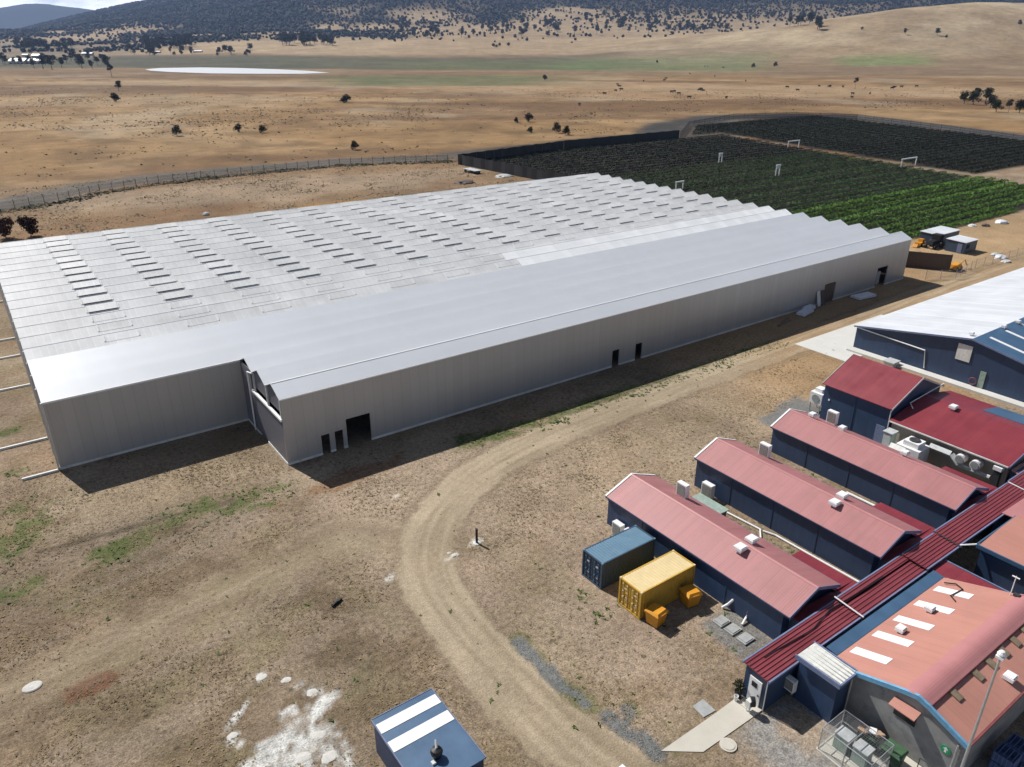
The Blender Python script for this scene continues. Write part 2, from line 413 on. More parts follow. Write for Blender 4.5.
    f = lerp(f, (.34,.265,.175), sstep(.62, .74, m1)*.6)
    t = X/np.maximum(Y, 50)*828+512
    # far flats behind the dam: greyer, green irrigated strips, cloud shade painted as dark green
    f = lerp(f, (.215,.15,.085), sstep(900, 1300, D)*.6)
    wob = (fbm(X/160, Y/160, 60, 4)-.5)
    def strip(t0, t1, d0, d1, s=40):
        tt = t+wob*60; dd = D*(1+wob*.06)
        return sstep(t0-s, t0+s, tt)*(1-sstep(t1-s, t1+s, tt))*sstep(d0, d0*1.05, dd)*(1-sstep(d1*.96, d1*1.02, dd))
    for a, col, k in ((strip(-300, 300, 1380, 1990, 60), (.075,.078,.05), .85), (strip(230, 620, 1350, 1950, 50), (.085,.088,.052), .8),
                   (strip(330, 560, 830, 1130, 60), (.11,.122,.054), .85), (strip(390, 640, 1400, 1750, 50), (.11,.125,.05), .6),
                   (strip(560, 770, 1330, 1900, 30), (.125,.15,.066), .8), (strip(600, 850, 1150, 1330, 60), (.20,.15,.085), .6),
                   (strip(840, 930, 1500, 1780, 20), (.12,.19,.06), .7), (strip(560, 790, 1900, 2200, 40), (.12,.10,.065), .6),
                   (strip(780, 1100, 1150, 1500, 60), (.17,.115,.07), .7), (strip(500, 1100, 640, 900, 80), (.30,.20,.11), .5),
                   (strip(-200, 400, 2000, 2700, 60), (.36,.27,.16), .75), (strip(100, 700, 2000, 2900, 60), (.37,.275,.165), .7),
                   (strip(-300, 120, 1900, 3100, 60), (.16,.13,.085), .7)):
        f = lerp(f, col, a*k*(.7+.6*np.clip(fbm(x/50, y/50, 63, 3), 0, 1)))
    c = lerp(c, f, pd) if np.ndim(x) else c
    f = f*np.array((.80,.73,.68))
    for a, col, k in ((strip(480, 1250, 420, 880, 70), (.165,.09,.043), .85), (strip(660, 1060, 950, 1430, 60), (.30,.205,.11), .75), (strip(860, 1200, 1500, 1950, 50), (.15,.098,.06), .7),
                      (strip(585, 750, 1850, 2050, 25), (.07,.052,.036), .8), (strip(380, 620, 1950, 2250, 50), (.10,.08,.05), .5), (strip(-100, 330, 480, 640, 80), (.165,.10,.052), .55), (strip(120, 420, 700, 900, 80), (.19,.12,.062), .5)):
        f = lerp(f, col, a*k*(.6+.8*np.clip(fbm(x/60, y/60, 64, 4), 0, 1)))
    # right grass hill
    g = np.exp(-((Y-2350)/520)**2)*sstep(560, 760, t)
    c = lerp(c, (.40,.31,.19), g*.8)
    c = lerp(c, (.24,.17,.10), g*sstep(.48, .62, fbm(x/130, y/130, 70, 5))*.75); c = lerp(c, (.46,.38,.25), g*sstep(.5, .36, fbm(x/160, y/160, 71, 5))*.6)
    # wooded ranges: forest tone, with cloud shade put into its dark colour
    wd = sstep(2950, 3600, D+(fbm(x/450, y/450, 80, 5)-.5)*3000+np.interp(t, [350, 480, 600, 850], [200, -300, -700, -450]))
    wd = wd*(1-sstep(.52, .62, fbm(x/420, y/420, 81, 5))*(1-sstep(3300, 4300, D)))
    wd = wd*(1-g)
    c = lerp(c, (.36,.27,.165), sstep(2600, 3200, D)*(1-g)*.8)
    c = lerp(c, (.016,.021,.020), wd)
    c = lerp(c, (.020,.026,.022), sstep(7500, 8500, D))
    # gravel track outside the fence and bare strip by the crop
    tr = pdist(x, y, TRACK_A)
    c = lerp(c, lerp(np.zeros(np.shape(x)+(3,))+np.array((.13,.12,.105)), (.05,.048,.046), sstep(90, 200, x)), (1-sstep(6.5, 10.5, tr+(n1-.5)*5))*.9)
    # grey gravel by the annex and round the hall door
    gv = sstep(48.5, 50, x+(n2-.5)*2)*(1-sstep(58, 60, x))*sstep(-40, -28, y)*(1-sstep(-22.6, -21.6, y+(n2-.5)*2+(x-50)*-.12))
    c = lerp(c, (.16,.16,.155), gv*.95); smooth = np.maximum(smooth, gv)
    gh = sstep(10.2, 12.2, x+(n2-.5)*3-(y+50)*.12)*(1-sstep(23, 27, x))*(1-sstep(-50.2, -49.8, y+(n0-.5)*.8))
    c = lerp(c, (.215,.205,.19), gh*.9)
    c = lerp(c, (.30,.215,.14), gh*sstep(.56, .7, n2+.04)*.6)
    gs = sstep(16.6, 17.4, x+(n2-.5))*(1-sstep(20.4, 20.6, x))*sstep(-47, -45.5, y)*(1-sstep(-42.4, -41.6, y+(n2-.5)))
    c = lerp(c, (.17,.165,.155), gs*.9)
    # weeds
    w = np.zeros(np.shape(x))
    for i, ((wx, wy), r) in enumerate(WEEDS): w = np.maximum(w, blob(x, y, wx, wy, r*1.05, r*.65, .3, 1.2, 90+i)*sstep(.36, .58, n2)*.8)
    wl = 1-sstep(.9, 2.3, pdist(x, y, WEEDLINE)+(n0-.5)*2.2+(n2-.5)*2)
    w = np.maximum(w, wl*.9)
    c = lerp(c, (.080,.112,.030), w*sstep(.35, .55, n0+.12)*.95)
    # road
    sd, sl_ = along(x, y, ROAD_S); d = np.abs(sd); wob2 = (n2-.5)*.9+(n0-.5)*.7
    rd = 1-sstep(2.15, 2.75, d+wob2)
    c = lerp(c, (.185,.14,.095), (1-sstep(2.6, 3.9, d+wob2))*.55)
    rc = lerp(np.zeros(np.shape(x)+(3,))+np.array((.305,.24,.165)), (.37,.295,.205), sstep(.4, .7, n1))
    rc = lerp(rc, (.33,.215,.115), sstep(56, 75, x)*.8)
    stk = fbm(sd*1.9, sl_/14, 44, 3)
    rc = lerp(rc, (.255,.195,.13), sstep(.46, .66, stk)*.32)
    rc = lerp(rc, (.43,.35,.245), sstep(.54, .34, stk)*.4)
    brk = sstep(.35, .6, fbm(x/7, y/7, 48, 3))
    for o in (-1.25, -.35, 1.05):       # wheel lines
        rc = lerp(rc, (.43,.35,.245), (1-sstep(.12, .5, np.abs(sd-o+(fbm(sl_/9, sl_*0+o, 45, 2)-.5)*1.3)))*.42*brk)
        rc = lerp(rc, (.23,.175,.115), (1-sstep(.08, .35, np.abs(sd-o-.62+(fbm(sl_/9, sl_*0+o, 45, 2)-.5)*1.3)))*.30*brk)
    c = lerp(c, rc, rd*.92)
    sd2, sl2 = along(x, y, SPUR_S); d2 = np.abs(sd2)
    r2 = 1-sstep(1.0, 4.2, d2+wob2*2.2)
    st2 = fbm(sd2*1.5, sl2/10, 46, 3)
    c = lerp(c, (.30,.235,.16), r2*.45*(1-rd)); c = lerp(c, (.20,.15,.10), r2*(1-rd)*sstep(.5, .66, st2)*.35); c = lerp(c, (.36,.29,.20), r2*(1-rd)*sstep(.46, .3, st2)*.3)
    smooth = np.maximum(smooth, np.maximum(rd, r2*.7))
    # stony ditch right of the road
    for i, (p0, p1, rw) in enumerate((((4.6,-35.2),(4.6,-40.8),.55),((4.8,-41.2),(4.9,-42.6),.45),((5.4,-44.4),(5.6,-46.0),.7),((6.9,-44.6),(6.0,-45.4),.5),((6.1,-46.8),(6.0,-48.2),.75))):
        dd = pdist(x, y, [p0, p1])+(n0-.5)*.8
        c = lerp(c, (.13,.135,.13), (1-sstep(rw*.6, rw*1.2, dd))*.95)
        c = lerp(c, (.10,.115,.04), (1-sstep(.1, .35, np.abs(dd-rw*1.35)))*.5*sstep(.45, .6, n2))
    # spilt white lime
    lm = np.zeros(np.shape(x))
    for i, (px, py, r) in enumerate(((305,755,2.0),(318,738,1.4),(290,715,.8),(325,700,.8),(312,690,.6),(262,676,.42),(285,680,.35),(298,684,.3),(268,745,.8),(255,765,1.0),(283,742,.9),(232,737,.45),(330,762,1.5),(240,745,.3),(337,745,.9),(300,725,.9),(265,765,.8),(315,712,.7))):
        bx, by = at(px, py); lm = np.maximum(lm, blob(x, y, bx, by, r, r*.8, i, .75, 120+i))
    lm = np.maximum(lm, 1-sstep(.1, .3, pdist(x, y, [at(249,700), at(236,716), at(229,726)])+(n0-.5)*.35))
    c = lerp(c, (.60,.585,.545), lm*sstep(.36, .50, n0*.6+fbm(x/2.1, y/2.1, 49, 3)*.45)*.95); c = lerp(c, (.40,.385,.35), lm*sstep(.5, .62, fbm(x/.5, y/.5, 47, 3))*.7)
    for px, py, r in ((453,556,.45),(447,560,.3),(477,541,.7),(470,546,.3),(396,497,.4),(389,578,.5)):
        bx, by = at(px, py); c = lerp(c, (.52,.49,.43), blob(x, y, bx, by, r, r*.6, 0, .7, int(px))*.8)
    # crop soil
    cs = sstep(134, 136, x)*sstep(15.5, 17.5, y-(x-170)*.0)*(1-sstep(186, 189, y))*(1-sstep(256, 258, x-(y-50)*.235))
    cs2 = sstep(262, 264, x-(y-50)*.235)*sstep(52, 56, y)*(1-sstep(408, 414, x-(y-150)*.25))*(1-sstep(224, 228, y-(x-300)*.1))*sstep(2, 5, x-265-np.maximum(y-190, 0)*1.25)
    c = lerp(c, (.024,.022,.020), np.clip(cs+cs2, 0, 1)*.96)
    pth = (1-sstep(1.5, 2.8, np.abs(x-(259.8+(y-50)*.235))))*sstep(46, 50, y)*(1-sstep(190, 195, y))
    c = lerp(c, (.26,.24,.21), pth*sstep(.52, .66, n2)*.3)
    fb = pdist(x, y, FENCE_B)
    c = lerp(c, (.055,.053,.05), (1-sstep(20, 30, fb+(n3-.5)*8))*(1-np.clip(cs+cs2, 0, 1))*.9)
    c = lerp(c, (.13,.128,.12), blob(x, y, 335, 232, 40, 5, .25, .5, 150)*.6)
    nr = (1-sstep(150, 230, D))[..., None]
    c = c*(1+nr*(np.array((.985,1.0,1.0))-1))
    return np.clip(c, .008, .9), np.clip(smooth, 0, 1)

def ground_material():
    m, nt, b = new_mat('ground')
    p = pos(nt)
    a = N(nt, 'ShaderNodeAttribute', attribute_name='land'); sm = N(nt, 'ShaderNodeAttribute', attribute_name='worn')
    n1 = noise(nt, .16, 6, p, .65); n2 = noise(nt, 2.3, 5, p, .7); n3 = noise(nt, 8, 3, p, .6); n4 = noise(nt, .012, 5, p, .65)
    f = mrange(nt, n1.outputs[0], .3, .7, .88, 1.12)
    n6 = noise(nt, .05, 6, p, .75)
    for n, lo, hi in ((n2, .60, 1.38), (n3, .60, 1.40), (n4, .80, 1.18), (n6, .74, 1.24)):
        g = mrange(nt, n.outputs[0], .3, .7, lo, hi)
        q = N(nt, 'ShaderNodeMix', data_type='FLOAT'); nt.links.new(sm.outputs['Fac'], q.inputs[0]); nt.links.new(g, q.inputs[2])
        g2 = mrange(nt, n.outputs[0], .3, .7, 1-(1-lo)*.45, 1+(hi-1)*.45); nt.links.new(g2, q.inputs[3])
        k = N(nt, 'ShaderNodeMath', operation='MULTIPLY'); nt.links.new(f, k.inputs[0]); nt.links.new(q.outputs[0], k.inputs[1]); f = k.outputs[0]
    # small dark tufts and pale stones
    v = N(nt, 'ShaderNodeTexVoronoi'); v.inputs['Scale'].default_value = 1.1; nt.links.new(p, v.inputs['Vector'])
    spk = mrange(nt, v.outputs['Distance'], .10, .30, .55, 1)
    n5 = noise(nt, .35, 3, p)
    on = mrange(nt, n5.outputs[0], .48, .56, 0, 1)
    inv = N(nt, 'ShaderNodeMath', operation='SUBTRACT'); inv.inputs[0].default_value = 1; nt.links.new(sm.outputs['Fac'], inv.inputs[1])
    k = N(nt, 'ShaderNodeMath', operation='MULTIPLY'); nt.links.new(on, k.inputs[0]); nt.links.new(inv.outputs[0], k.inputs[1])
    q = N(nt, 'ShaderNodeMix', data_type='FLOAT'); nt.links.new(k.outputs[0], q.inputs[0]); q.inputs[2].default_value = 1; nt.links.new(spk, q.inputs[3])
    k = N(nt, 'ShaderNodeMath', operation='MULTIPLY'); nt.links.new(f, k.inputs[0]); nt.links.new(q.outputs[0], k.inputs[1]); f = k.outputs[0]
    nt.links.new(mulc(nt, a.outputs['Color'], f), b.inputs['Base Color'])
    b.inputs['Roughness'].default_value = .95; b.inputs['Specular IOR Level'].default_value = .1
    h = N(nt, 'ShaderNodeMath', operation='ADD'); nt.links.new(n2.outputs[0], h.inputs[0]); nt.links.new(n3.outputs[0], h.inputs[1])
    bump(nt, b, h.outputs[0], .5, .12)
    return m
M['ground'] = ground_material()
def grid_sheet(name, xs, ys, dz=0.0, keep=None):
    xs, ys = np.asarray(xs), np.asarray(ys); nx, ny = len(xs), len(ys)
    gx, gy = np.meshgrid(xs, ys)
    z = height(gx, gy)+dz
    co = np.stack([gx, gy, z], -1).reshape(-1, 3)
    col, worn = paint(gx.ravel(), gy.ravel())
    i = np.arange((nx-1)*(ny-1)); r, cc = i//(nx-1), i % (nx-1); a = r*nx+cc
    quads = np.stack([a, a+1, a+1+nx, a+nx], -1)
    return sheet_mesh(name, co, quads, col, worn)
def sheet_mesh(name, co, quads, col, worn):
    me = bpy.data.meshes.new(name)
    me.vertices.add(len(co)); me.vertices.foreach_set('co', co.astype(np.float32).ravel())
    nf = len(quads); me.loops.add(nf*4); me.loops.foreach_set('vertex_index', quads.astype(np.int32).ravel())
    me.polygons.add(nf); me.polygons.foreach_set('loop_start', np.arange(0, nf*4, 4, dtype=np.int32))
    me.polygons.foreach_set('use_smooth', np.ones(nf, bool))
    me.update(calc_edges=True)
    at_ = me.attributes.new('land', 'FLOAT_COLOR', 'POINT')
    at_.data.foreach_set('color', np.concatenate([col, np.ones((len(col), 1))], 1).astype(np.float32).ravel())
    a2 = me.attributes.new('worn', 'FLOAT', 'POINT'); a2.data.foreach_set('value', worn.astype(np.float32))
    me.materials.append(M['ground'])
    o = bpy.data.objects.new(name, me); COL.objects.link(o)
    return struct(o)
def axis(lo, a, b, hi, step, g):
    xs = list(np.arange(a, b+step*.5, step)); s = step
    while xs[-1] < hi: s = min(s*g, 120); xs.append(xs[-1]+s)
    s = step
    while xs[0] > lo: s *= g; xs.insert(0, xs[0]-s)
    return xs
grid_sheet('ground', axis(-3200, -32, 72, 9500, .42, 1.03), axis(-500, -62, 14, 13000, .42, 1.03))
def strip_sheet(name, pts, half, dz, du=.45, nv=19):
    P = [Vector((*p, 0)) for p in pts]; out = []
    # dense resample with smoothing (Catmull-Rom)
    for i in range(len(P)-1):
        p0, p1, p2, p3 = P[max(i-1, 0)], P[i], P[i+1], P[min(i+2, len(P)-1)]
        k = max(2, int((p2-p1).length/du))
        for j in range(k):
            t = j/k
            out.append(.5*((2*p1)+(-p0+p2)*t+(2*p0-5*p1+4*p2-p3)*t*t+(-p0+3*p1-3*p2+p3)*t**3))
    out.append(P[-1]); n = len(out); co = []
    for i, p in enumerate(out):
        d = (out[min(i+1, n-1)]-out[max(i-1, 0)]).normalized(); nn = Vector((-d.y, d.x, 0))
        for j in range(nv):
            q = p+nn*(half*(2*j/(nv-1)-1)); co.append((q.x, q.y, 0))
    co = np.array(co); co[:, 2] = height(co[:, 0], co[:, 1])+dz
    i = np.arange((n-1)*(nv-1)); r, cc = i//(nv-1), i % (nv-1); a = r*nv+cc
    quads = np.stack([a, a+nv, a+1+nv, a+1], -1)[:, ::-1]
    col, worn = paint(co[:, 0], co[:, 1])
    return sheet_mesh(name, co, quads, col, worn)
strip_sheet('dirt_road', ROAD, 3.6, .006, .4, 37)
strip_sheet('dirt_track', SPUR[2:], 2.6, .003, .4, 25)
strip_sheet('gravel_track', TRACK_A[:10], 7.5, .01, 3, 9)
strip_sheet('gravel_strip', [(4.6,-34.6),(4.6,-41),(5.0,-43.5),(5.6,-46),(6.0,-48.4)], 1.1, .008, .2, 13)
# dam in the paddock
m, nt, b = new_mat('dam water')
b.inputs['Base Color'].default_value = (.62,.63,.63,1); b.inputs['Roughness'].default_value = .45; b.inputs['Specular IOR Level'].default_value = .6
nn = noise(nt, .05, 4, pos(nt)); bump(nt, b, nn.outputs[0], .08, .1)
M['water'] = m
pts = [at(145,69.6),at(160,68.2),at(200,67.6),at(240,68.2),at(280,69.6),at(310,71.2),at(330,73),at(300,74),at(260,74),at(210,73.6),at(170,72.2),at(150,70.8)]
struct(MB().add([(x, y, .35) for x, y in pts], [tuple(range(len(pts)-1, -1, -1))]).build('water', M['water']))
# concrete
struct(MB().box(74.6,-17.8,0,98,-9.3,.06).build('concrete_apron', M['concrete_white']))
def plate(name, px, h, m_):
    q = [at(*p) for p in px]; n = len(q)
    vs_ = [(a, b_, h) for a, b_ in q]+[(a, b_, 0) for a, b_ in q]
    return struct(MB().add(vs_, [tuple(range(n))]+[(i, i+n, (i+1) % n+n, (i+1) % n) for i in range(n)]).build(name, M[m_]))
plate('concrete_path', [(737,697.5),(755,716),(703,752.4),(661,751.4),(716.5,712.8)], .05, 'concrete')
plate('concrete_pad', [(692.4,706.7),(703,699.7),(715.4,711.0),(703.4,717.8)], .06, 'slabgrey')
# ================================================================== the long grey packing shed and the greenhouse behind it
BW, H0, HR, L = 4.3094, 7.752, .99, 121.36
def roof_bays(mb, u0, u1, k0, k1, t=.06, over=0.0):
    for k in range(k0, k1):
        a, r, c = k*BW, (k+.5)*BW, (k+1)*BW
        mb.slab([(u0-over, a+.03, H0+.02), (u1+over, a+.03, H0+.02), (u1+over, r, H0+HR), (u0-over, r, H0+HR)], t)
        mb.slab([(u0-over, r, H0+HR), (u1+over, r, H0+HR), (u1+over, c-.03, H0+.02), (u0-over, c-.03, H0+.02)], t)
shed = thing('packing_shed', 'long grey sheet-metal shed with smooth pale ridged roof, along the front of the greenhouse', 'shed', (0,0,0))
mb = MB(); roof_bays(mb, -.08, L+.08, 0, 3); roof_bays(mb, -19.9, L+.08, 3, 6); mb.build('roof', M['zinc'], shed)
mb = MB()
for k, u0 in ((0,-.06),(1,-.06),(2,-.06),(3,-19.86),(4,-19.86),(5,-19.86)):       # gutters in the valleys and eaves
    mb.box(u0, k*BW-.07 if k else -.10, H0-.16, L+.06, k*BW+.02, H0+.035 if k else H0-.01)
mb.build('gutter', M['white'], shed)
doors = [(3.9,4.85,0.12,2.35),(5.45,6.4,0.12,2.35),(6.85,9.75,0.0,3.45),(46.2,47.5,.1,2.45),(50.6,51.9,.1,2.45),(95.4,98.4,0,3.3),(111.6,114.8,0,3.6)]
MB().holes('x', 0, .12, 0, L, .25, H0-.14, [(a,b,max(z0,.25),z1) for a,b,z0,z1 in doors]).build('front_wall', M['panel'], shed)
MB().holes('x', 3*BW, .12, -19.8, 0, .25, H0-.14, []).build('recessed_wall', M['panel'], shed)
MB().holes('y', L-.12, .12, .12, 6*BW, .25, H0-.02, []).build('end_wall', M['panel_side'], shed)
mb = MB().holes('y', -19.8, .12, 3*BW+.12, 6*BW, .25, H0-.02, [])
mb.build('side_wall', M['panel_side'], shed)
for k in range(0, 6):          # gable triangles of the ends
    pass
mb = MB()
for k in range(6):
    for u in ((-19.8 if k >= 3 else None), L-.12):
        if u is not None: mb.prism([(k*BW+.12, H0-.02), ((k+1)*BW-.12, H0-.02), ((k+.5)*BW, H0+HR-.1)], 'x', u, u+.12)
mb.build('gable', M['panel_side'], shed)
# step in the front: solid below, open louvre band with posts above
MB().holes('y', 0, .12, .12, 3*BW, .25, 5.15, []).build('step_wall', M['dark_sheet'], shed)
MB().box(-.16, .05, 5.15, .14, 9.4, 5.38).build('sill', M['white'], shed)
MB().holes('y', .001, .12, 9.4, 3*BW, 5.15, H0-.02, []).build('step_wall', M['dark_sheet'], shed)
for v in (.25, BW, 2*BW): MB().box(-.02, v-.14, 5.38, .16, v+.14, H0-.05).build('post', M['greypaint'], shed)
mb = MB()
for k in range(3):
    a = k*BW+.2; c = min((k+1)*BW-.2, 9.35 if k == 2 else 99)
    mb.prism([(a, 5.9), (c, 5.9), (c, H0-.1), ((k+.5)*BW, H0+HR-.12), (a, H0-.1)], 'x', .16, .2)
mb.build('window', M['dark_sheet'], shed)
MB().tube([(-.22,9.7,7.5),(-.22,9.7,.2)], .09).tube([(-.22,9.7,7.45),(-.05,8.62,7.6)], .08).build('downpipe', M['white'], shed)
mb = MB()
segs = [(-.05,3.9),(4.85,5.45),(6.4,6.85),(9.75,46.2),(47.5,50.6),(51.9,95.4),(98.4,111.6),(114.8,L+.05)]
for a, b in segs: mb.box(a, -.06, 0, b, .13, .25)
mb.box(-19.86, 3*BW-.06, 0, -.06, 3*BW+.13, .25); mb.box(-.06, .13, 0, .13, 6.0, .25); mb.box(-.06, 8.4, 0, .13, 3*BW-.06, .25)
mb.box(-19.86, 3*BW+.13, 0, -19.67, 90.4, .25)
mb.build('base_skirting', M['offwhite'], shed)
for i, (a, b, z0, z1) in enumerate(doors):
    d = MB().box(a-.06, -.03, z0, a-.002, .09, z1+.06).box(b+.002, -.03, z0, b+.06, .09, z1+.06).box(a, -.03, z1+.003, b, .09, z1+.06).build('doorway', M['galv'] if i < 5 else M['rust'], shed)
MB().box(111.8, .5, 0, 112.2, .9, 3.3).box(112.9, 1.0, 0, 114.6, 1.3, 2.4).build('door_leaf', M['offwhite'], shed)
MB().box(95.5, .02, 0, 98.3, .08, 3.2).build('door_leaf', M['rust'], shed)

MB().box(0, BW/2-.07, H0+HR+.003, L+.05, BW/2+.07, H0+HR+.014).build('ridge_cap', M['glazing_new'], shed)  # white strip on the first ridge, painting the glint there
gh = thing('greenhouse', 'huge white multi-ridge greenhouse roof with rows of opened roof vents', 'greenhouse', (0,48,0))
mb = MB(); roof_bays(mb, -19.9, L+.08, 8, 21); roof_bays(mb, -19.9, 50, 6, 8); mb.build('glazing', M['glazing'], gh)
mb = MB(); roof_bays(mb, 50.02, L+.08, 6, 8); mb.build('clean_glazing', M['glazing_new'], gh)['label'] = 'cleaner, whiter strip of the greenhouse roof beside the shed'
mb = MB()
for k in range(6, 22): mb.box(-19.86, k*BW-.07, H0-.16, L+.06, k*BW+.02, H0+.035)
mb.build('gutter', M['offwhite'], gh)
MB().box(-19.8, 6*BW+.02, .25, -19.7, 90.4, H0-.2).box(L-.1, 6*BW+.02, 0, L, 90.4, H0-.2).box(-19.7, 90.4, 0, L-.1, 90.5, H0-.2).build('side_glazing', M['glazing_new'], gh)
mb = MB()
for k in range(6, 21):
    for u in (-19.8, L-.1): mb.prism([(k*BW+.1, H0-.2), ((k+1)*BW-.1, H0-.2), ((k+1)*BW-.1, H0-.03), ((k+.5)*BW, H0+HR-.1), (k*BW+.1, H0-.03)], 'x', u, u+.1)
mb.build('gable', M['glazing'], gh)
for k in range(3, 22): MB().box(-20.02, k*BW-.09, 0, -19.82, k*BW+.09, H0-.02).build('edge_post', M['galv'], gh)
mb = MB()
for k in range(6, 21):       # ridge bars
    r = (k+.5)*BW; mb.box(-19.92, r-.04, H0+HR+.004, L+.1, r+.04, H0+HR+.02)
mb.build('ridge', M['glazing_new'], gh)
# vents: flap hinged at the ridge over the front slope, propped open at its lower edge
sl = HR/(BW/2)
def vent_mb(opening):
    mb = MB()      # local: x along, y from the ridge towards the camera (negative), z from the ridge
    y1 = -1.32; zlo = -1.32*sl
    lift = .035+opening
    if opening > .05: mb.slab([(-1.8, y1, zlo+lift), (1.8, y1, zlo+lift), (1.8, -.06, .05), (-1.8, -.06, .05)], .035, 0)
    if opening > .05:
        mb.add([(-1.74, y1+.02, zlo+.03), (1.74, y1+.02, zlo+.03), (1.74, -.1, .02), (-1.74, -.1, .02)], [(0,1,2,3)], 1)  # dark sheet standing in for the shade inside the open vent
    for x in (-2.0, 1.83): mb.hexa([(x, y1+.1, zlo+.02), (x+.17, y1+.1, zlo+.02), (x+.17, -.3, -.12), (x, -.3, -.12), (x, y1+.1, zlo+.14), (x+.17, y1+.1, zlo+.14), (x+.17, -.3, .0), (x, -.3, .0)], 3)
    if opening <= .05:
        mb.box(-1.8, y1-.012, zlo+.02, 1.8, y1, zlo+lift-.002, 2)
    return mb
vo, vc, vw = None, None, None
allv = []
for k in range(6, 21):
    for j in range(14):
        u = -9.7+9.57*j
        if k < 8 and u > 48: continue
        allv.append((k, u))
allv.sort(key=lambda q: math.hypot(q[1]-CX, q[0]*BW-CY))
rest = MB()
for i, (k, u) in enumerate(allv):
    op = .0 if k < 9 else (.14 if u < 60 else .11)*(1.0 if (k*7+int(u)) % 11 else .6)
    p = (u, (k+.5)*BW, H0+HR)
    mb = vent_mb(op)
    if i < 100:
        mb.v = [(a+p[0], b+p[1], c+p[2]) for a, b, c in mb.v]
        mb.build('roof_vent', [M['glazing'], M['vent_gap'], M['vent_gap'], M['white']], gh)
    else:
        o = len(rest.v); rest.v += [(a+p[0], b+p[1], c+p[2]) for a, b, c in mb.v]
        rest.f += [tuple(o+q for q in f) for f in mb.f]; rest.m += mb.m
stuff(rest.build('roof_vents', [M['glazing'], M['vent_gap'], M['vent_gap'], M['white']], gh))
# ground beams running out from the greenhouse side
for i, (v, a) in enumerate(((12.75,-23.3),(21.4,-29),(39.4,-29),(52.0,-29),(60.3,-29),(82,-29))):
    tag(MB().box(a, v-.11, 0, -20.06, v+.11, .24).build('ground_beam', M['offwhite'], origin=(-20,v,0)),
        ('short pale beam on the grass, ending just left of the grey shed corner' if i == 0 else 'long pale beam lying on the grass beside the left side of the greenhouse'), 'beam', 'beams beside the greenhouse')

# ================================================================== three pink roofed sheds
GR = 'pink-roofed sheds in a row'
def row_shed(u0, u1, v0, v1, ze, zr, label, lean_u, trim='slate_trim'):
    um = (u0+u1)/2; t = thing('red_roof_shed', label, 'shed', (um, (v0+v1)/2, 0), GR)
    s = (zr-ze)/(um-u0)
    # walls with gable ends
    w0, w1 = u0+.22, u1-.22; a, b = v1+.6, v0-.22
    MB().prism([(w0,0),(w1,0),(w1,ze+.22*s-.1),(um,zr-.1),(w0,ze+.22*s-.1)], 'y', a, b).build('wall', M['navy'], t)
    r = MB().slab([(u0,v1,ze),(um,v1,zr),(um,v0,zr),(u0,v0,ze)], .07).slab([(um,v1,zr),(u1,v1,ze),(u1,v0,ze),(um,v0,zr)], .07).build('roof', M['pink'], t)
    MB().slab([(um-.16,v1+.01,zr-.16*s+.03),(um,v1+.01,zr+.035),(um,v0-.01,zr+.035),(um-.16,v0-.01,zr-.16*s+.03)], .02).slab([(um,v1+.01,zr+.035),(um+.16,v1+.01,zr-.16*s+.03),(um+.16,v0-.01,zr-.16*s+.03),(um,v0-.01,zr+.035)], .02).build('ridge_cap', M['pink_cap'], r)
    mb = MB()
    for p, q in (((u0,ze),(um,zr)),((um,zr),(u1,ze))):
        mb.hexa([(p[0],v0+.003,p[1]-.2),(q[0],v0+.003,q[1]-.2),(q[0],v0+.05,q[1]-.2),(p[0],v0+.05,p[1]-.2),(p[0],v0+.003,p[1]+.06),(q[0],v0+.003,q[1]+.06),(q[0],v0+.05,q[1]+.06),(p[0],v0+.05,p[1]+.06)])
    for p, q in (((u0,ze),(um,zr)),((um,zr),(u1,ze))):      # white flashing seen from above
        mb.slab([(p[0],v0-.14,p[1]+.055),(q[0],v0-.14,q[1]+.055),(q[0],v0+.05,q[1]+.06),(p[0],v0+.05,p[1]+.06)], .03)
    mb.build('barge_board', M['white'], t)['label'] = 'white barge board along the far gable'
    mb = MB()
    for p, q in (((u0,ze),(um,zr)),((um,zr),(u1,ze))):
        mb.hexa([(p[0],v1-.05,p[1]-.24),(q[0],v1-.05,q[1]-.24),(q[0],v1-.003,q[1]-.24),(p[0],v1-.003,p[1]-.24),(p[0],v1-.05,p[1]+.05),(q[0],v1-.05,q[1]+.05),(q[0],v1-.003,q[1]+.05),(p[0],v1-.003,p[1]+.05)])
    mb.build('barge_board', M[trim], t)['label'] = 'slate blue barge board along the near gable'
    for x in (u0-.05, u1+.003):
        MB().box(x, v1+.05, ze-.13, x+.047, v0-.05, ze-.02).build('gutter', M['slate_trim'] if x > um else M['navy'], t)
    # seams on the front side
    for v in (v0-4.6, v0-9.4, v0-14):
        MB().box(w0-.04, v-.05, 0, w0-.003, v+.05, ze-.1).build('post', M['navy_x'], t)
    # low red roof joining the shed to the covered way
    zl = ze-.75
    lr = MB().slab([(u1-.21,v1+.2,zl+.12),(lean_u,v1+.2,zl-.08),(lean_u,-42.2,zl-.08),(u1-.21,-42.2,zl+.12)], .06)
    lr.slab([(u0+.9,v1-.74,zl-.02),(lean_u,v1-.74,zl-.08),(lean_u,v1+.197,zl-.08),(u0+.9,v1+.59,zl+.16)], .06)
    lw = lr.build('lean_to_roof', M['red'], t); lw['label'] = 'low dark red roof at the near end'
    MB().box(u1-.21, v1-.7, 0, lean_u-.2, -42.5, zl-.16).box(u0+1.0, v1-.7, 0, u1-.212, v1+.55, zl-.1).build('lean_to_wall', M['navy'], t)
    return t
s1 = row_shed(20.2, 26.55, -27.35, -47.2, 3.0, 4.25, 'nearest pink gabled shed, beside the blue and yellow shipping containers', 28.9)
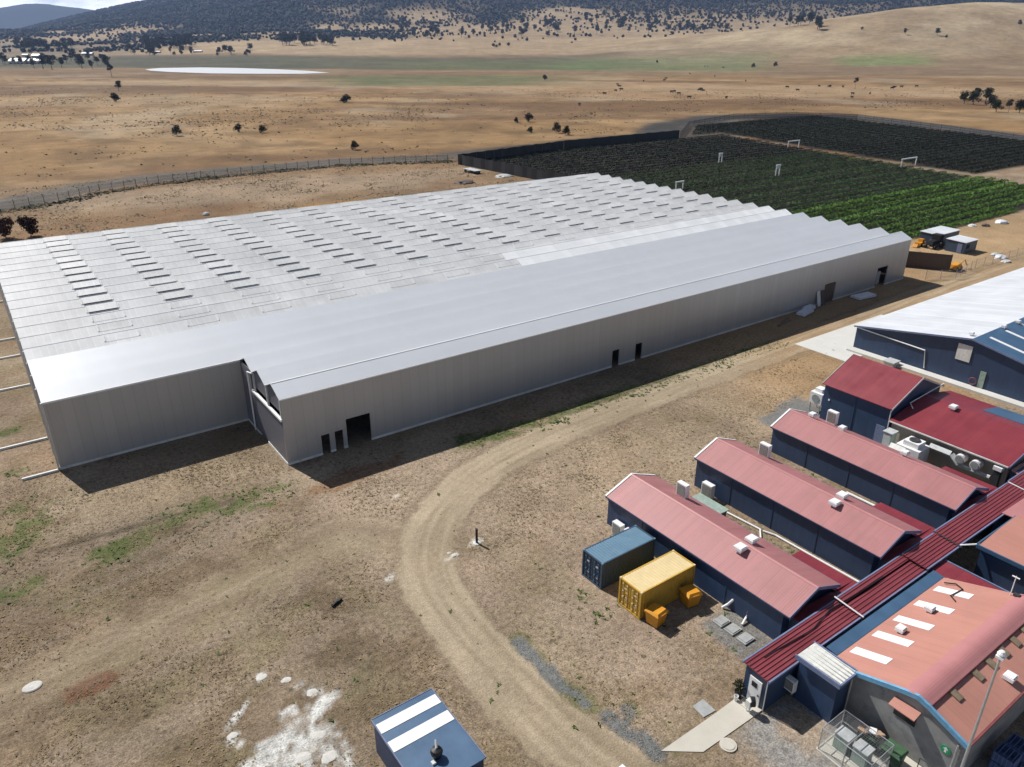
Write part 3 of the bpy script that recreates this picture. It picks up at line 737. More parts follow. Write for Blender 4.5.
s2 = row_shed(31.95, 38.25, -27.5, -47.25, 3.22, 4.46, 'middle of the three pink gabled navy-walled sheds', 40.9)
s3 = row_shed(44.15, 50.35, -27.45, -47.25, 3.02, 4.26, 'farthest pink gabled shed of three, in front of the taller dark red roof', 52.8)
def roof_vent_box(par, u, v, z, k=1.0):      # white wind driven vent on its flashing
    mb = MB().box(u-.2*k, v-.2*k, z-.25, u+.2*k, v+.2*k, z+.16).box(u-.40*k, v-.36*k, z+.163, u+.40*k, v+.36*k, z+.42).box(u-.34*k, v-.3*k, z+.423, u+.34*k, v+.3*k, z+.48)
    return mb.build('roof_ventilator', M['white'], par)
for par, pts in ((s1, ((22.55,-40.7,3.98),(24.2,-40.5,3.98))), (s2, ((34.3,-41.4,4.15),(35.9,-41.1,4.15)))):
    for p in pts: roof_vent_box(par, *p, 1.1)
for p in ((47.8,-29.9,4.15),(47.6,-33.6,4.15),(47.9,-40.2,4.15)): roof_vent_box(s3, *p, .9)
# air conditioners
def aircon(u, v, z, w, h, d, label, stand=0.0, group='white air conditioner units'):
    t = thing('air_conditioner', label, 'air conditioner', (u,v,z), group)
    MB().box(u-d/2, v-w/2, z+stand, u+d/2, v+w/2, z+stand+h).build('casing', M['white'], t)
    g = MB()
    for k in range(9):
        zz = z+stand+.12*h+k*.086*h; g.box(u-d/2-.03, v-w*.42, zz, u-d/2-.003, v+w*.42, zz+.05*h)
    MB().box(u-d/2-.012, v-w*.43, z+stand+.10*h, u-d/2-.002, v+w*.43, z+stand+.90*h).build('grille_back', M['black'], t)
    g.build('grille', M['grille'], t)
    if stand > 0:
        s = MB()
        for a in (-1, 1):
            for b_ in (-1, 1): s.box(u+a*d*.4-.04, v+b_*w*.42-.04, z, u+a*d*.4+.04, v+b_*w*.42+.04, z+stand-.002)
        s.build('stand', M['galv'], t)
    return t
aircon(25.3, -32.0, 3.25, 1.1, 1.35, .5, 'tall white louvred unit on the roof back of the nearest pink shed', .28)
aircon(37.4, -31.7, 3.3, 1.1, 1.35, .5, 'tall white louvred unit on the roof back of the middle pink shed', .28)
aircon(49.6, -31.2, 3.15, 1.1, 1.4, .5, 'tall white louvred unit behind the farthest pink shed, against the tall navy wall', .28)
aircon(31.5, -30.0, 0, 1.2, 1.5, .6, 'grey-white unit on the ground by the front wall of the middle pink shed', .1)
aircon(19.9, -29.6, 0, 1.1, 1.3, .55, 'left one of two white units between nearest pink shed and blue container', .1)
aircon(19.9, -31.1, 0, 1.1, 1.3, .55, 'right one of two white units between nearest pink shed and blue container', .1)
t = thing('equipment_cover', 'low box with flat pale green lid between the nearest two pink sheds', 'cover', (28.6,-32.4,0))
MB().box(27.7, -34.0, 0, 29.4, -30.8, 1.5).build('side', M['steel_dark'], t); MB().box(27.55,-34.15,1.503,29.55,-30.65,1.6).build('lid', M['boxgreen'], t)
# white pipes on the ground
def pipe(pts, label, r=.09, mat='white'):
    return tag(MB().tube(pts, r, 8).build('ground_pipe', M[mat], origin=pts[0]), label, 'pipe')
pipe([(30.9,-33.0,.12),(31.2,-36.6,.12),(29.5,-38.0,.12),(29.2,-38.4,.5)], 'bent white pipe on the grass between nearest and middle pink sheds')
pipe([(31.2,-36.9,.12),(31.6,-38.0,.12),(31.7,-46.5,.14)], 'straight white pipe along the foot of the middle pink shed')
pipe([(43.4,-37.6,.15),(43.5,-46.5,.15)], 'straight white pipe along the foot of the farthest pink shed', .12)
for i, v in enumerate((-42.6,-43.7,-44.9)):
    tag(MB().box(18.15, v-.44, 0, 19.3, v+.44, .14).box(18.3, v-.36, .143, 19.15, v+.36, .19).build('paver', M['slabgrey'], origin=(18.7,v,0)),
        ('grey lid slab nearest the yellow bins', 'middle one of three grey lid slabs beside the pink shed', 'grey lid slab nearest the red covered way')[i], 'slab', 'grey lid slabs beside the shed')
pipe([(20.0,-41.6,.1),(20.3,-41.9,.5),(20.5,-42.2,1.1)], 'short white riser pipe by the grey slabs, nearer the yellow bins', .11)
pipe([(19.7,-43.8,.12),(20.4,-43.6,.35),(20.5,-43.6,.9)], 'short white riser pipe by the grey slabs, nearer the covered way', .09)

# ================================================================== shipping containers and bins
def container(org, L_, W, H_, mat, top, label, kind):
    t = thing('shipping_container', label, 'container', (*org, 0), 'shipping containers by the shed')
    x0, y0 = org     # near-left front corner; length along +x, width along -y
    x1, y1 = x0+L_, y0-W
    body = MB()
    def wave(a, b, n, dep):
        o = []; s = (b-a)/n
        for i in range(n):
            q = a+i*s; o += [(q, 0), (q+s*.3, 0), (q+s*.45, dep), (q+s*.85, dep)]
        return o+[(b, 0)]
    for side in (0, 1):
        pr = wave(x0+.1, x1-.1, 22, .036); y = y1 if side == 0 else y0; sg = 1 if side == 0 else -1
        vs = [(p, y+sg*(.02+d), z) for p, d in pr for z in (.15, H_-.09)]
        fs = [(2*i, 2*i+2, 2*i+3, 2*i+1) if side == 0 else (2*i, 2*i+1, 2*i+3, 2*i+2) for i in range(len(pr)-1)]
        body.add(vs, fs)
    pr = wave(y1+.1, y0-.1, 9, .036); vs = [(x1-.02-d, p, z) for p, d in pr for z in (.15, H_-.09)]
    body.add(vs, [(2*i, 2*i+2, 2*i+3, 2*i+1) for i in range(len(pr)-1)])
    body.box(x0+.03, y1+.03, .12, x1-.03, y0-.03, .16)
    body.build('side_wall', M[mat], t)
    fr = MB()
    for x in (x0, x1-.14):
        for y in (y1, y0-.14): fr.box(x, y, 0, x+.14, y+.14, H_)
    for y in (y1, y0-.12):
        fr.box(x0+.141, y+.002, .02, x1-.141, y+.118, .15); fr.box(x0+.141, y+.002, H_-.10, x1-.141, y+.118, H_-.005)
    for x in (x0+.002, x1-.122):
        fr.box(x, y1+.141, .02, x+.12, y0-.141, .15); fr.box(x, y1+.141, H_-.12, x+.12, y0-.141, H_-.005)
    fr.build('frame', M[mat], t)
    rf = MB(); n = 20; s = (L_-.28)/n
    for i in range(n):
        a = x0+.14+i*s
        rf.slab([(a, y1+.122, H_-.03), (a+s*.5, y1+.122, H_-.012), (a+s*.5, y0-.122, H_-.012), (a, y0-.122, H_-.03)], .03)
        rf.slab([(a+s*.5, y1+.122, H_-.012), (a+s, y1+.122, H_-.03), (a+s, y0-.122, H_-.03), (a+s*.5, y0-.122, H_-.012)], .03)
    for x in (x0-.004, x1-.164):
        for y in (y1-.004, y0-.164): rf.box(x, y, H_-.11, x+.168, y+.168, H_+.012)
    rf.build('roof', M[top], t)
    ym = (y0+y1)/2
    for a, b in ((y1+.15, ym-.01), (ym+.01, y0-.15)):
        dm = MB(); k = 5; s = (b-a)/k
        for i in range(k):
            dm.box(x0+.06, a+i*s, .17, x0+.10, a+i*s+s*.62, H_-.13); dm.box(x0+.085, a+i*s+s*.62, .17, x0+.11, a+(i+1)*s, H_-.13)
        d = dm.build('door', M[mat], t)
        rod = MB()
        for f in (.28, .72):
            y = a+(b-a)*f; rod.tube([(x0+.03,y,.1),(x0+.03,y,H_-.08)], .022, 6)
            for z in (.35, .9, 1.5, 2.2): rod.box(x0-.005, y-.07, z, x0+.055, y+.07, z+.07)
            rod.box(x0-.02, y-.02, 1.05, x0+.02, y+.32*(1 if f < .5 else -1), 1.1)
        rod.build('locking_bar', M['blue'] if kind == 'b' else M['yellow_top'], d)
        pl = MB()
        for z, w_ in ((1.75,.30),(.7,.2)): pl.box(x0+.040, a+(b-a)*.36, z, x0+.058, a+(b-a)*.36+w_, z+.16)
        pl.build('data_plate', M['greypaint'] if kind == 'b' else M['yellow_top'], d)
    return t
container((13.62,-31.9), 6.06, 2.44, 2.59, 'cont_blue', 'cont_blue_top', 'dark blue shipping container with a chalky rust-marked roof', 'b')
container((13.68,-36.3), 6.06, 2.44, 2.59, 'yellow', 'yellow_top', 'faded yellow shipping container with rust specks on its roof', 'y')
def skip(u, v, rz, label):
    t = thing('skip_bin', label, 'bin', (u,v,0), 'orange yellow bins beside the container', rz)
    w, d, h = .62, .62, 1.25
    b_ = MB(); b_.hexa([(-w*.8,-d*.8,.12),(w*.8,-d*.8,.12),(w*.8,d*.8,.12),(-w*.8,d*.8,.12),(-w,-d,h),(w,-d,h),(w,d,h),(-w,d,h)])
    b_.box(-w-.05,-d-.05,h-.1,w+.05,-d-.002,h+.0); b_.box(-w-.05,d+.002,h-.1,w+.05,d+.05,h); b_.box(-w-.05,-d,h-.1,-w-.002,d,h); b_.box(w+.002,-d,h-.1,w+.05,d,h)
    b0 = b_.build('body', M['orange'])
    l_ = MB().hexa([(-w-.06,-d-.06,h+.004),(w+.06,-d-.06,h+.004),(w+.06,d+.06,h+.004),(-w-.06,d+.06,h+.004),(-w*.8,-d*.8,h+.2),(w*.8,-d*.8,h+.2),(w*.9,d*.95,h+.12),(-w*.9,d*.95,h+.12)])
    l_.box(-.3,-d-.1,h+.03,.3,-d-.061,h+.08); l0 = l_.build('lid', M['orange'])
    b0.parent = t; l0.parent = t
    for a in (-1, 1):
        for c in (-1, 1): MB().tube([(a*w*.6-.04,c*d*.6,.09),(a*w*.6+.04,c*d*.6,.09)], .09, 10).build('wheel', M['black']).parent = t
skip(14.45, -39.72, .12, 'orange yellow bin at the door end of the yellow container')
skip(18.3, -39.7, -.2, 'orange yellow bin between the yellow container and the pink shed wall')
# ================================================================== covered way with ribbed dark red roof
wk = thing('covered_walkway', 'long covered way with ribbed dark red roof past three pink sheds', 'walkway', (14.2,-49,0))
def ribbed(mb, u0, u1, va, vb, za, zb, n, rh=.055):
    mb.slab([(u0,va,za),(u1,va,za),(u1,vb,zb),(u0,vb,zb)], .06)
    for i in range(n):
        f = (i+.5)/n; v = va+(vb-va)*f; z = za+(zb-za)*f
        mb.prism([(v-.07,z+.002),(v+.07,z+.002),(v+.04,z+rh),(v-.04,z+rh)], 'x', u0, u1)
secs = [(14.05,24.6,-50.05,-48.05,2.82,2.98,7),(24.75,33.8,-50.05,-48.75,2.82,2.92,4),(24.75,33.8,-48.62,-48.0,3.02,3.06,2),(33.9,38.9,-50.05,-48.05,2.98,3.14,7),(39.15,52.6,-50.0,-47.95,3.02,3.18,7),(52.8,70,-50.0,-47.9,3.1,3.26,7)]
for u0,u1,va,vb,za,zb,n in secs:
    mb = MB(); ribbed(mb, u0, u1, va, vb, za, zb, n); mb.build('roof', M['red_walk'], wk)
for u0,u1,va,vb,za,zb,n in secs:
    if vb > -48.2: MB().box(u0, vb+.003, zb-.16, u1, vb+.12, zb+.03).build('fascia', M['slate_trim'], wk)
    if va < -49.9: MB().box(u0, va-.11, za-.16, u1, va-.003, za+.03).build('fascia', M['slate_trim'], wk)
for u in (24.65, 39.02, 52.7):      # white conduits across the roof
    MB().tube([(u-.02,-50.3,3.0),(u-.02,-47.9,3.24)], .055, 6).build('conduit', M['white'] if u != 39.02 else M['steel_dark'], wk)
MB().tube([(15.5,-48.6,3.02),(20.5,-48.9,3.0),(23.2,-48.45,3.06),(30,-48.68,3.12)], .05, 6).build('cable', M['black'], wk)
MB().holes('y', 14.2, .1, -49.9, -48.2, 0, 2.74, [(-49.62,-48.62,.12,2.25)]).build('end_wall', M['navy'], wk)
MB().box(14.3, -48.24, 0, 70, -48.15, 2.8).build('side_wall', M['navy_x'], wk)
for a_, b_, h_ in ((14.3,19.8,2.75),(34.9,36.6,2.7),(46,70,2.9)): MB().box(a_, -49.95, 0, b_, -49.86, h_).build('side_wall', M['navy_x'], wk)
dr = MB().box(14.12, -49.6, .12, 14.19, -48.64, 2.23).build('door', M['white'], wk)
MB().box(14.09, -49.28, 1.55, 14.117, -48.86, 1.95).build('window', M['dark'], dr); MB().box(14.05,-49.52,1.02,14.117,-49.42,1.12).build('handle', M['steel_dark'], dr)
MB().box(13.4, -49.9, 0, 14.19, -48.5, .11).build('doorstep', M['concrete'], wk)
MB().tube([(14.15,-49.97,2.7),(14.15,-49.97,.1)], .04, 6).build('downpipe', M['offwhite'], wk)
# blue lean-to strip between covered way and hall
MB().slab([(19.9,-51.28,2.80),(34.3,-51.28,2.80),(34.3,-50.42,2.90),(19.9,-50.42,2.90)], .06).build('valley_roof', M['blue'], wk)
MB().box(19.9,-51.40,2.5,34.3,-51.285,2.72).box(19.9,-50.41,2.5,34.3,-50.17,2.66).build('valley_gutter', M['dark'], wk)
# white-roofed entry block
eb = thing('entry_block', 'square navy block with bright white sheet roof, between red covered way and grey hall', 'annex', (17.8,-51.6,0))
MB().box(16.95,-53.15,0,18.45,-50.35,3.42).box(18.45,-52.0,0,19.7,-50.35,2.7).build('wall', M['navy'], eb)
mb = MB().slab([(16.72,-53.3,3.66),(18.66,-53.3,3.66),(18.66,-50.2,3.78),(16.72,-50.2,3.78)], .07)
for i in range(6): mb.box(16.8+i*.34, -53.28, 3.72, 16.85+i*.34, -50.22, 3.80)
mb.build('roof', M['offwhite'], eb)
MB().box(16.62,-53.42,3.44,16.715,-50.1,3.80).box(16.715,-53.42,3.44,18.76,-53.305,3.70).box(18.665,-53.30,3.44,18.76,-50.1,3.80).build('fascia', M['slate_trim'], eb)
MB().tube([(18.2,-53.36,3.5),(18.2,-53.36,.1)], .045, 6).build('downpipe', M['galv'], eb)
a = aircon(16.5, -50.18, .75, .9, .95, .42, 'grey-white unit on the shaded navy wall of the red covered way', .15)

# ================================================================== salmon roofed hall
hl = thing('hall', 'grey block-walled hall with salmon sheet roof and rolled pink ridge', 'hall', (26,-56,0))
u0, u1 = 18.55, 33.9
prof = [(-51.55,0),(-51.55,2.92),(-56.3,4.56),(-57.2,4.68),(-57.7,4.44),(-60.15,3.70),(-60.15,0)]
MB().prism(prof[::-1], 'x', u0+.15, u1-.1).build('wall', M['block'], hl)
rf = MB()
rf.slab([(u0,-56.35,4.72),(u1,-56.35,4.72),(u1,-51.42,3.02),(u0,-51.42,3.02)], .08)
rf.slab([(u0,-60.35,3.80),(u1,-60.35,3.80),(u1,-57.6,4.62),(u0,-57.6,4.62)], .08)
rf = rf.build('roof', M['pink_hall'], hl)
cp = MB(); n = 10; pts = []
for i in range(n+1):
    f = i/n; v = -56.3-f*1.62; z = 4.745+.30*math.sin(math.pi*min(f*1.02, 1))*.9+(-.02)*f
    pts.append((v, z))
pr = pts+[(v, z-.06) for v, z in pts[::-1]]
cp.prism(pr, 'x', u0-.02, u1+.02); o = cp.build('ridge_cap', M['pink_cap'], hl, smooth=False)
MB().box(u0-.02,-57.95,4.50,u1+.02,-57.90,4.72).build('ridge_lip', M['red_edge'], hl)
# skylight strips down the north slope
def north(v): return 3.02+(v+51.42)*(4.72-3.02)/(-56.35+51.42)
for u in (20.9, 23.6, 26.3, 29.1, 31.9):
    MB().slab([(u-.42,-54.2,north(-54.2)+.03),(u+.42,-54.2,north(-54.2)+.03),(u+.42,-51.75,north(-51.75)+.03),(u-.42,-51.75,north(-51.75)+.03)], .025).build('skylight', M['white'], rf)
for u, v in ((24.7,-52.9),(28.4,-53.0)): roof_vent_box(rf, u, v, north(v), .8)
for u in (21.1,23.85,25.6,27.35,29.0,30.6):
    z = lambda v: 4.62+(v+57.6)*(4.62-3.80)/(2.75)
    MB().hexa([(u-.28,-58.65,z(-58.65)),(u+.28,-58.65,z(-58.65)),(u+.28,-57.96,z(-57.96)),(u-.28,-57.96,z(-57.96)),(u-.28,-58.65,z(-58.65)+.12),(u+.28,-58.65,z(-58.65)+.12),(u+.28,-57.96,z(-57.96)+.12),(u-.28,-57.96,z(-57.96)+.12)]).build('roof_box', M['wood'], rf)
roof_vent_box(rf, 25.6, -59.5, 4.0, .9)
fa = MB()
pp = [(-51.42,3.02),(-56.35,4.74),(-57.2,4.98),(-57.9,4.78),(-60.4,3.80)]
for (a0, z0), (a1, z1) in zip(pp[:-1], pp[1:]):
    fa.hexa([(u0-.07,a0,z0-.26),(u0-.023,a0,z0-.26),(u0-.023,a1,z1-.26),(u0-.07,a1,z1-.26),(u0-.07,a0,z0+.06),(u0-.023,a0,z0+.06),(u0-.023,a1,z1+.06),(u0-.07,a1,z1+.06)])
    fa.slab([(u0-.07,a0,z0+.065),(u0-.07,a1,z1+.065),(u0+.10,a1,z1+.09),(u0+.10,a0,z0+.09)], .02)
fa.build('fascia', M['blue_trim'], hl)
MB().box(u0, -60.48, 3.62, u1, -60.36, 3.80).build('gutter', M['red_edge'], hl)
aw = MB().slab([(17.95,-57.55,3.62),(18.69,-57.55,3.85),(18.69,-55.9,3.85),(17.95,-55.9,3.62)], .07).build('window_hood', M['pink_hall'], hl)
MB().box(18.64,-57.4,2.5,18.695,-56.05,3.5).build('window', M['dark'], hl)
t = tag(MB().lathe((0,0,0), [(.0,0),(.30,0),(.30,.03),(0,.03)], 20).add([(-.06,-.2,.034),(.06,-.2,.034),(.06,.05,.034),(-.06,.05,.034)], [(0,1,2,3)], 1).add([(-.16,.03,.034),(.16,.03,.034),(0,.22,.034)], [(0,1,2)], 1).build('wall_sign', [M['signgreen'], M['white']]), 'round green sign with pale mark on the grey block wall', 'sign')
t.rotation_euler = (R(90), 0, R(-90)); t.location = (18.69, -59.35, 2.45)
MB().box(17.7,-60.2,0,18.65,-54.0,.10).build('footing', M['concrete'], hl)
MB().tube([(18.60,-51.9,3.1),(18.60,-51.95,.1)], .05, 6).tube([(18.6,-59.9,3.4),(18.6,-59.9,.1)], .06, 6).build('downpipe', M['galv'], hl)
MB().tube([(18.4,-58.3,.9),(18.4,-59.9,.9)], .03, 6).tube([(18.4,-58.3,.9),(18.4,-58.3,.1)], .03, 6).tube([(18.4,-59.9,.9),(18.4,-59.9,.1)], .03, 6).build('handrail', M['steel_dark'], hl)
tag(MB().tube([(32.8,-51.9,3.35),(33.1,-52.6,3.55),(32.6,-53.3,3.75),(31.2,-53.1,3.7),(30.6,-53.7,3.9)], .05, 6).build('hose', M['black'], origin=(32.8,-51.9,3.35)), 'black hose lying on the salmon roof near its far end', 'hose')
an = thing('antenna', 'thin white antenna at the far end of the rolled pink ridge', 'antenna', (33.5,-56.0,4.7))
MB().tube([(33.5,-56.0,4.6),(33.5,-56.0,6.3)], .035, 6).tube([(33.5,-56.25,6.2),(33.5,-55.75,6.2)], .05, 6).build('mast', M['white'], an)
MB().box(33.3,-56.6,4.8,33.6,-56.2,5.0).build('box', M['steel_dark'], an)
an2 = tag(MB().box(33.2,-57.6,4.8,33.6,-57.2,5.15).box(33.3,-57.5,5.15,33.5,-57.3,5.4).build('roof_fitting', M['steel_dark'], origin=(33.4,-57.4,4.8)), 'dark fitting on the pink ridge end, beside the antenna', 'fitting')
# branch of the covered way, east building
br = thing('branch_walkway', 'narrow dark red roofed passage between salmon hall and navy building', 'walkway', (35.4,-54,0))
mb = MB().slab([(34.35,-62,2.5),(36.55,-62,2.5),(36.55,-50.2,2.72),(34.35,-50.2,2.72)], .06)
for i in range(6): mb.prism([(34.5+i*.36-.05,2.56),(34.5+i*.36+.05,2.56),(34.5+i*.36,2.59)], 'y', -62, -51)
mb.build('roof', M['red'], br)
MB().box(36.56,-62,2.4,36.68,-50.2,2.76).box(34.22,-62,2.4,34.34,-51.5,2.86).build('fascia', M['slate_trim'], br)
MB().box(34.45,-62,0,34.55,-51.5,2.42).box(36.35,-62,0,36.45,-50.3,2.42).build('wall', M['navy'], br)
nb = thing('navy_building', 'navy walled building with flat salmon roof at the right edge, across the dark gap', 'building', (46,-55,0))
MB().box(40.0,-64,0,54,-51.35,3.3).build('wall', M['navy'], nb)
mb = MB().slab([(39.75,-64,3.5),(46.6,-64,3.7),(46.6,-51.15,3.7),(39.75,-51.15,3.5)], .1); mb.build('roof', M['pink_hall'], nb)
MB().slab([(46.62,-64,3.6),(54,-64,3.45),(54,-50.0,3.15),(46.62,-50.0,3.30)], .08).build('lean_to_roof', M['pink_cap'], nb)
MB().box(39.62,-64,3.2,39.745,-51.05,3.53).box(39.745,-51.145,3.25,46.6,-51.03,3.60).build('fascia', M['blue'], nb)
MB().tube([(39.1,-50.1,3.08),(39.9,-51.2,3.5)], .07, 6).build('conduit', M['white'], nb)

# ================================================================== taller red roofed buildings and the barn
ax = thing('tall_red_shed', 'tall navy shed with plain dark red gabled roof, behind the farthest pink shed', 'shed', (61.3,-30,0))
e0, rz_, ur = 4.55, 6.95, 61.3
sl2 = (rz_-e0)/(ur-55.7)
MB().prism([(56.05,0),(66.55,0),(66.55,e0+.1),(ur,rz_-.12),(56.05,e0+.1)], 'y', -34.15, -26.0).build('wall', M['navy'], ax)
MB().slab([(55.7,-34.35,e0),(ur,-34.35,rz_),(ur,-25.8,rz_),(55.7,-25.8,e0)], .07).slab([(ur,-34.35,rz_),(66.9,-34.35,e0),(66.9,-25.8,e0),(ur,-25.8,rz_)], .07).build('roof', M['red'], ax)
mb = MB()
for v in (-34.41, -25.797):
    for p, q in (((55.7,e0),(ur,rz_)),((ur,rz_),(66.9,e0))):
        mb.hexa([(p[0],v,p[1]-.2),(q[0],v,q[1]-.2),(q[0],v+.055,q[1]-.2),(p[0],v+.055,p[1]-.2),(p[0],v,p[1]+.05),(q[0],v,q[1]+.05),(q[0],v+.055,q[1]+.05),(p[0],v+.055,p[1]+.05)])
mb.build('barge_board', M['greypaint'], ax)
MB().tube([(55.9,-34.2,4.3),(55.9,-34.3,.2)], .06, 6).build('downpipe', M['white'], ax)
MB().box(55.98,-30.05,0,56.04,-29.95,4.3).build('post', M['navy_x'], ax)
MB().box(55.98,-33.9,0,56.04,-32.9,2.1).build('door', M['slate_trim'], ax)
MB().box(55.97,-26.9,2.6,56.04,-26.7,2.8).build('lamp', M['white'], ax)
pl = thing('plant_building', 'cream walled building with dark red roof and air ducts, right of the tall red roof', 'building', (62,-41,0))
e0, rz_, ur = 3.35, 4.75, 62.0
MB().prism([(56.3,0),(67.8,0),(67.8,e0),(ur,rz_-.12),(56.3,e0)], 'y', -46.5, -34.42).build('wall', M['cream'], pl)
MB().slab([(55.5,-46.75,e0),(ur,-46.75,rz_),(ur,-34.42,rz_),(55.5,-34.42,e0)], .07).slab([(ur,-46.75,rz_),(68.6,-46.75,e0+.1),(68.6,-34.42,e0+.1),(ur,-34.42,rz_)], .07).build('roof', M['red'], pl)
def psl(u): return rz_-(u-ur)*(rz_-e0-.1)/6.6
MB().slab([(64.2,-46.7,psl(64.2)+.03),(68.5,-46.7,psl(68.5)+.03),(68.5,-39.9,psl(68.5)+.03),(64.2,-39.9,psl(64.2)+.03)], .025).build('skylight', M['blue'], pl)
mb = MB()
for p, q in (((55.5,e0),(ur,rz_)),((ur,rz_),(68.6,e0+.1))):
    mb.hexa([(p[0],-46.82,p[1]-.22),(q[0],-46.82,q[1]-.22),(q[0],-46.76,q[1]-.22),(p[0],-46.82+.06,p[1]-.22),(p[0],-46.82,p[1]+.05),(q[0],-46.82,q[1]+.05),(q[0],-46.76,q[1]+.05),(p[0],-46.76,p[1]+.05)])
mb.build('barge_board', M['slate_trim'], pl)
MB().box(55.38,-46.7,e0-.14,55.49,-34.5,e0-.01).build('gutter', M['offwhite'], pl)
roof_vent_box(pl, 61.2, -38.2, 4.6, 1.0)
MB().tube([(66.2,-34.60,5.05),(59.0,-34.60,4.55),(58.4,-35.3,4.30)], .06, 6).build('downpipe', M['white'], pl)
MB().box(56.0,-47.4,0,57.8,-46.85,2.9).build('porch', M['navy'], pl)
MB().slab([(55.8,-47.7,2.75),(62,-47.7,2.75),(62,-46.9,3.0),(55.8,-46.9,3.0)], .06).build('porch_roof', M['pink_hall'], pl)
# plant between cream wall and farthest pink shed
yd = thing('air_handling_unit', 'big white air handling unit with fan hood before the cream wall', 'machine', (54.3,-38.0,0))
MB().box(53.1,-39.3,0,55.4,-36.8,2.3).build('cabinet', M['white'], yd)
MB().box(53.5,-38.9,2.303,55.0,-37.3,2.85).build('fan_hood', M['white'], yd); MB().lathe((54.25,-38.1,2.853), [(.55,0),(.55,.12),(.45,.14),(0,.06)], 18).build('fan', M['steel_dark'], yd)
MB().hexa([(52.0,-37.9,0),(53.09,-37.9,0),(53.09,-36.3,0),(52.0,-36.3,0),(52.0,-37.9,1.2),(53.09,-37.9,2.2),(53.09,-36.3,2.2),(52.0,-36.3,1.2)]).build('inlet_hood', M['offwhite'], yd)
t = thing('electrical_cabinet', 'tall pale grey cabinet beside the navy shed corner, left of the white machine', 'cabinet', (54.6,-35.3,0))
MB().box(54.0,-35.75,0,55.1,-34.85,2.6).build('body', M['boxgreen'], t); MB().box(53.97,-35.7,.2,53.998,-34.9,2.5).build('door', M['greypaint'], t); MB().box(53.9,-35.85,2.603,55.2,-34.75,2.7).build('top', M['greypaint'], t)
t = thing('air_duct', 'white square duct stepping along the cream wall under the red eave', 'duct', (55.5,-41,1.6))
MB().tube([(55.5,-39.2,2.3),(55.5,-41.4,2.3)], .36, 4).tube([(55.5,-41.4,2.3),(55.5,-42.3,1.5)], .36, 4).tube([(55.5,-42.3,1.5),(55.5,-45.4,1.5)], .22, 8).build('run', M['greypaint'], t)
for v in (-42.4, -43.9):
    d = thing('exhaust_fan', 'round white fan drum on the duct, ' + ('left one of two' if v > -43 else 'right one of two'), 'fan', (55.5,v,2.1), 'fan drums on the duct')
    MB().tube([(55.1,v,2.3),(56.0,v,2.3)], .5, 16).build('drum', M['white'], d); MB().box(55.3,v-.2,1.5,55.7,v+.2,1.85).build('base', M['greypaint'], d); MB().tube([(55.05,v,2.3),(55.095,v,2.3)], .4, 16).build('guard', M['grille'], d)
d = thing('vent_pipe', 'white topped vent at the right end of the cream wall', 'vent', (55.6,-45.9,0))
MB().box(55.3,-46.2,0,55.9,-45.6,2.6).build('shaft', M['steel_dark'], d); MB().box(55.2,-46.3,2.603,56.0,-45.5,3.0).build('cap', M['white'], d)
t = thing('pump_bench', 'low dark skid of pumps and pipes between cream wall and pink shed', 'machine', (54.0,-42.5,0))
mb = MB().box(53.2,-45.3,0,54.6,-40.2,.35)
for i in range(5): mb.tube([(53.9,-40.7-i*.95,.35),(53.9,-40.7-i*.95,1.15)], .22, 10).tube([(53.4,-40.7-i*.95,.9),(54.4,-40.7-i*.95,.9)], .07, 6)
mb.build('pumps', M['steel_dark'], t); MB().tube([(53.4,-40.4,1.3),(53.4,-45.2,1.3)], .08, 6).build('pipe', M['greypaint'], t)
MB().box(52.4,-36.2,0,53.6,-34.6,.5).build('lid', M['offwhite'], thing('low_box', 'low white lid box at the foot of the tall navy shed', 'box', (53,-35.4,0)))
# white units left of the tall shed
for (u, v, h, lb) in ((57.6,-24.6,2.6,'lower left white cooling unit at the far corner of the tall red-roofed shed'),(60.6,-24.5,2.6,'upper right white cooling unit at the far corner of the tall red-roofed shed')):
    t = thing('cooling_unit', lb, 'cooling unit', (u,v,0), 'white cooling units by the tall shed')
    MB().box(u-.9,v-.9,1.2,u+.9,v+.7,h).build('casing', M['white'], t); MB().box(u-.5,v-.55,h+.003,u+.5,v+.4,h+.45).build('hood', M['white'], t)
    mb = MB()
    for a in (-.8,.7):
        for b_ in (-.8,.5): mb.box(u+a,v+b_,0,u+a+.1,v+b_+.1,1.197)
    mb.build('stand', M['galv'], t); MB().tube([(u-.95,v-.1,1.9),(u-.905,v-.1,1.9)], .5, 14).build('fan', M['grille'], t)
bn = thing('barn', 'large navy barn with white sheet roof on one side and blue on the other', 'barn', (110,-31,0))
e0, rz_, vr, vb = 3.62, 6.5, -31.0, -15.1
s = (rz_-e0)/(vb-vr)
MB().prism([(vb-.25,0),(vb-.25,e0-.12),(vr,rz_-.16),(-46.7,e0-.12),(-46.7,0)][::-1], 'x', 80.1, 149.8).build('wall', M['navy'], bn)
MB().slab([(79.8,vr,rz_),(150,vr,rz_),(150,vb,e0),(79.8,vb,e0)], .09).build('roof_sheet', M['white_roof'], bn)
mb = MB().slab([(79.8,-46.9,e0),(150,-46.9,e0),(150,vr-.003,rz_),(79.8,vr-.003,rz_)], .09); r2 = mb.build('roof_sheet', M['blue'], bn); r2['label'] = 'blue side of the barn roof with white strips'
for i in range(12):
    u = 82.4+i*4.4; f = lambda v: rz_-(vr-v)*(rz_-e0)/15.9
    MB().slab([(u,-46,f(-46)+.04),(u+.55,-46,f(-46)+.04),(u+.55,-31.9,f(-31.9)+.04),(u,-31.9,f(-31.9)+.04)], .03).build('skylight', M['white'], r2)
mb = MB()
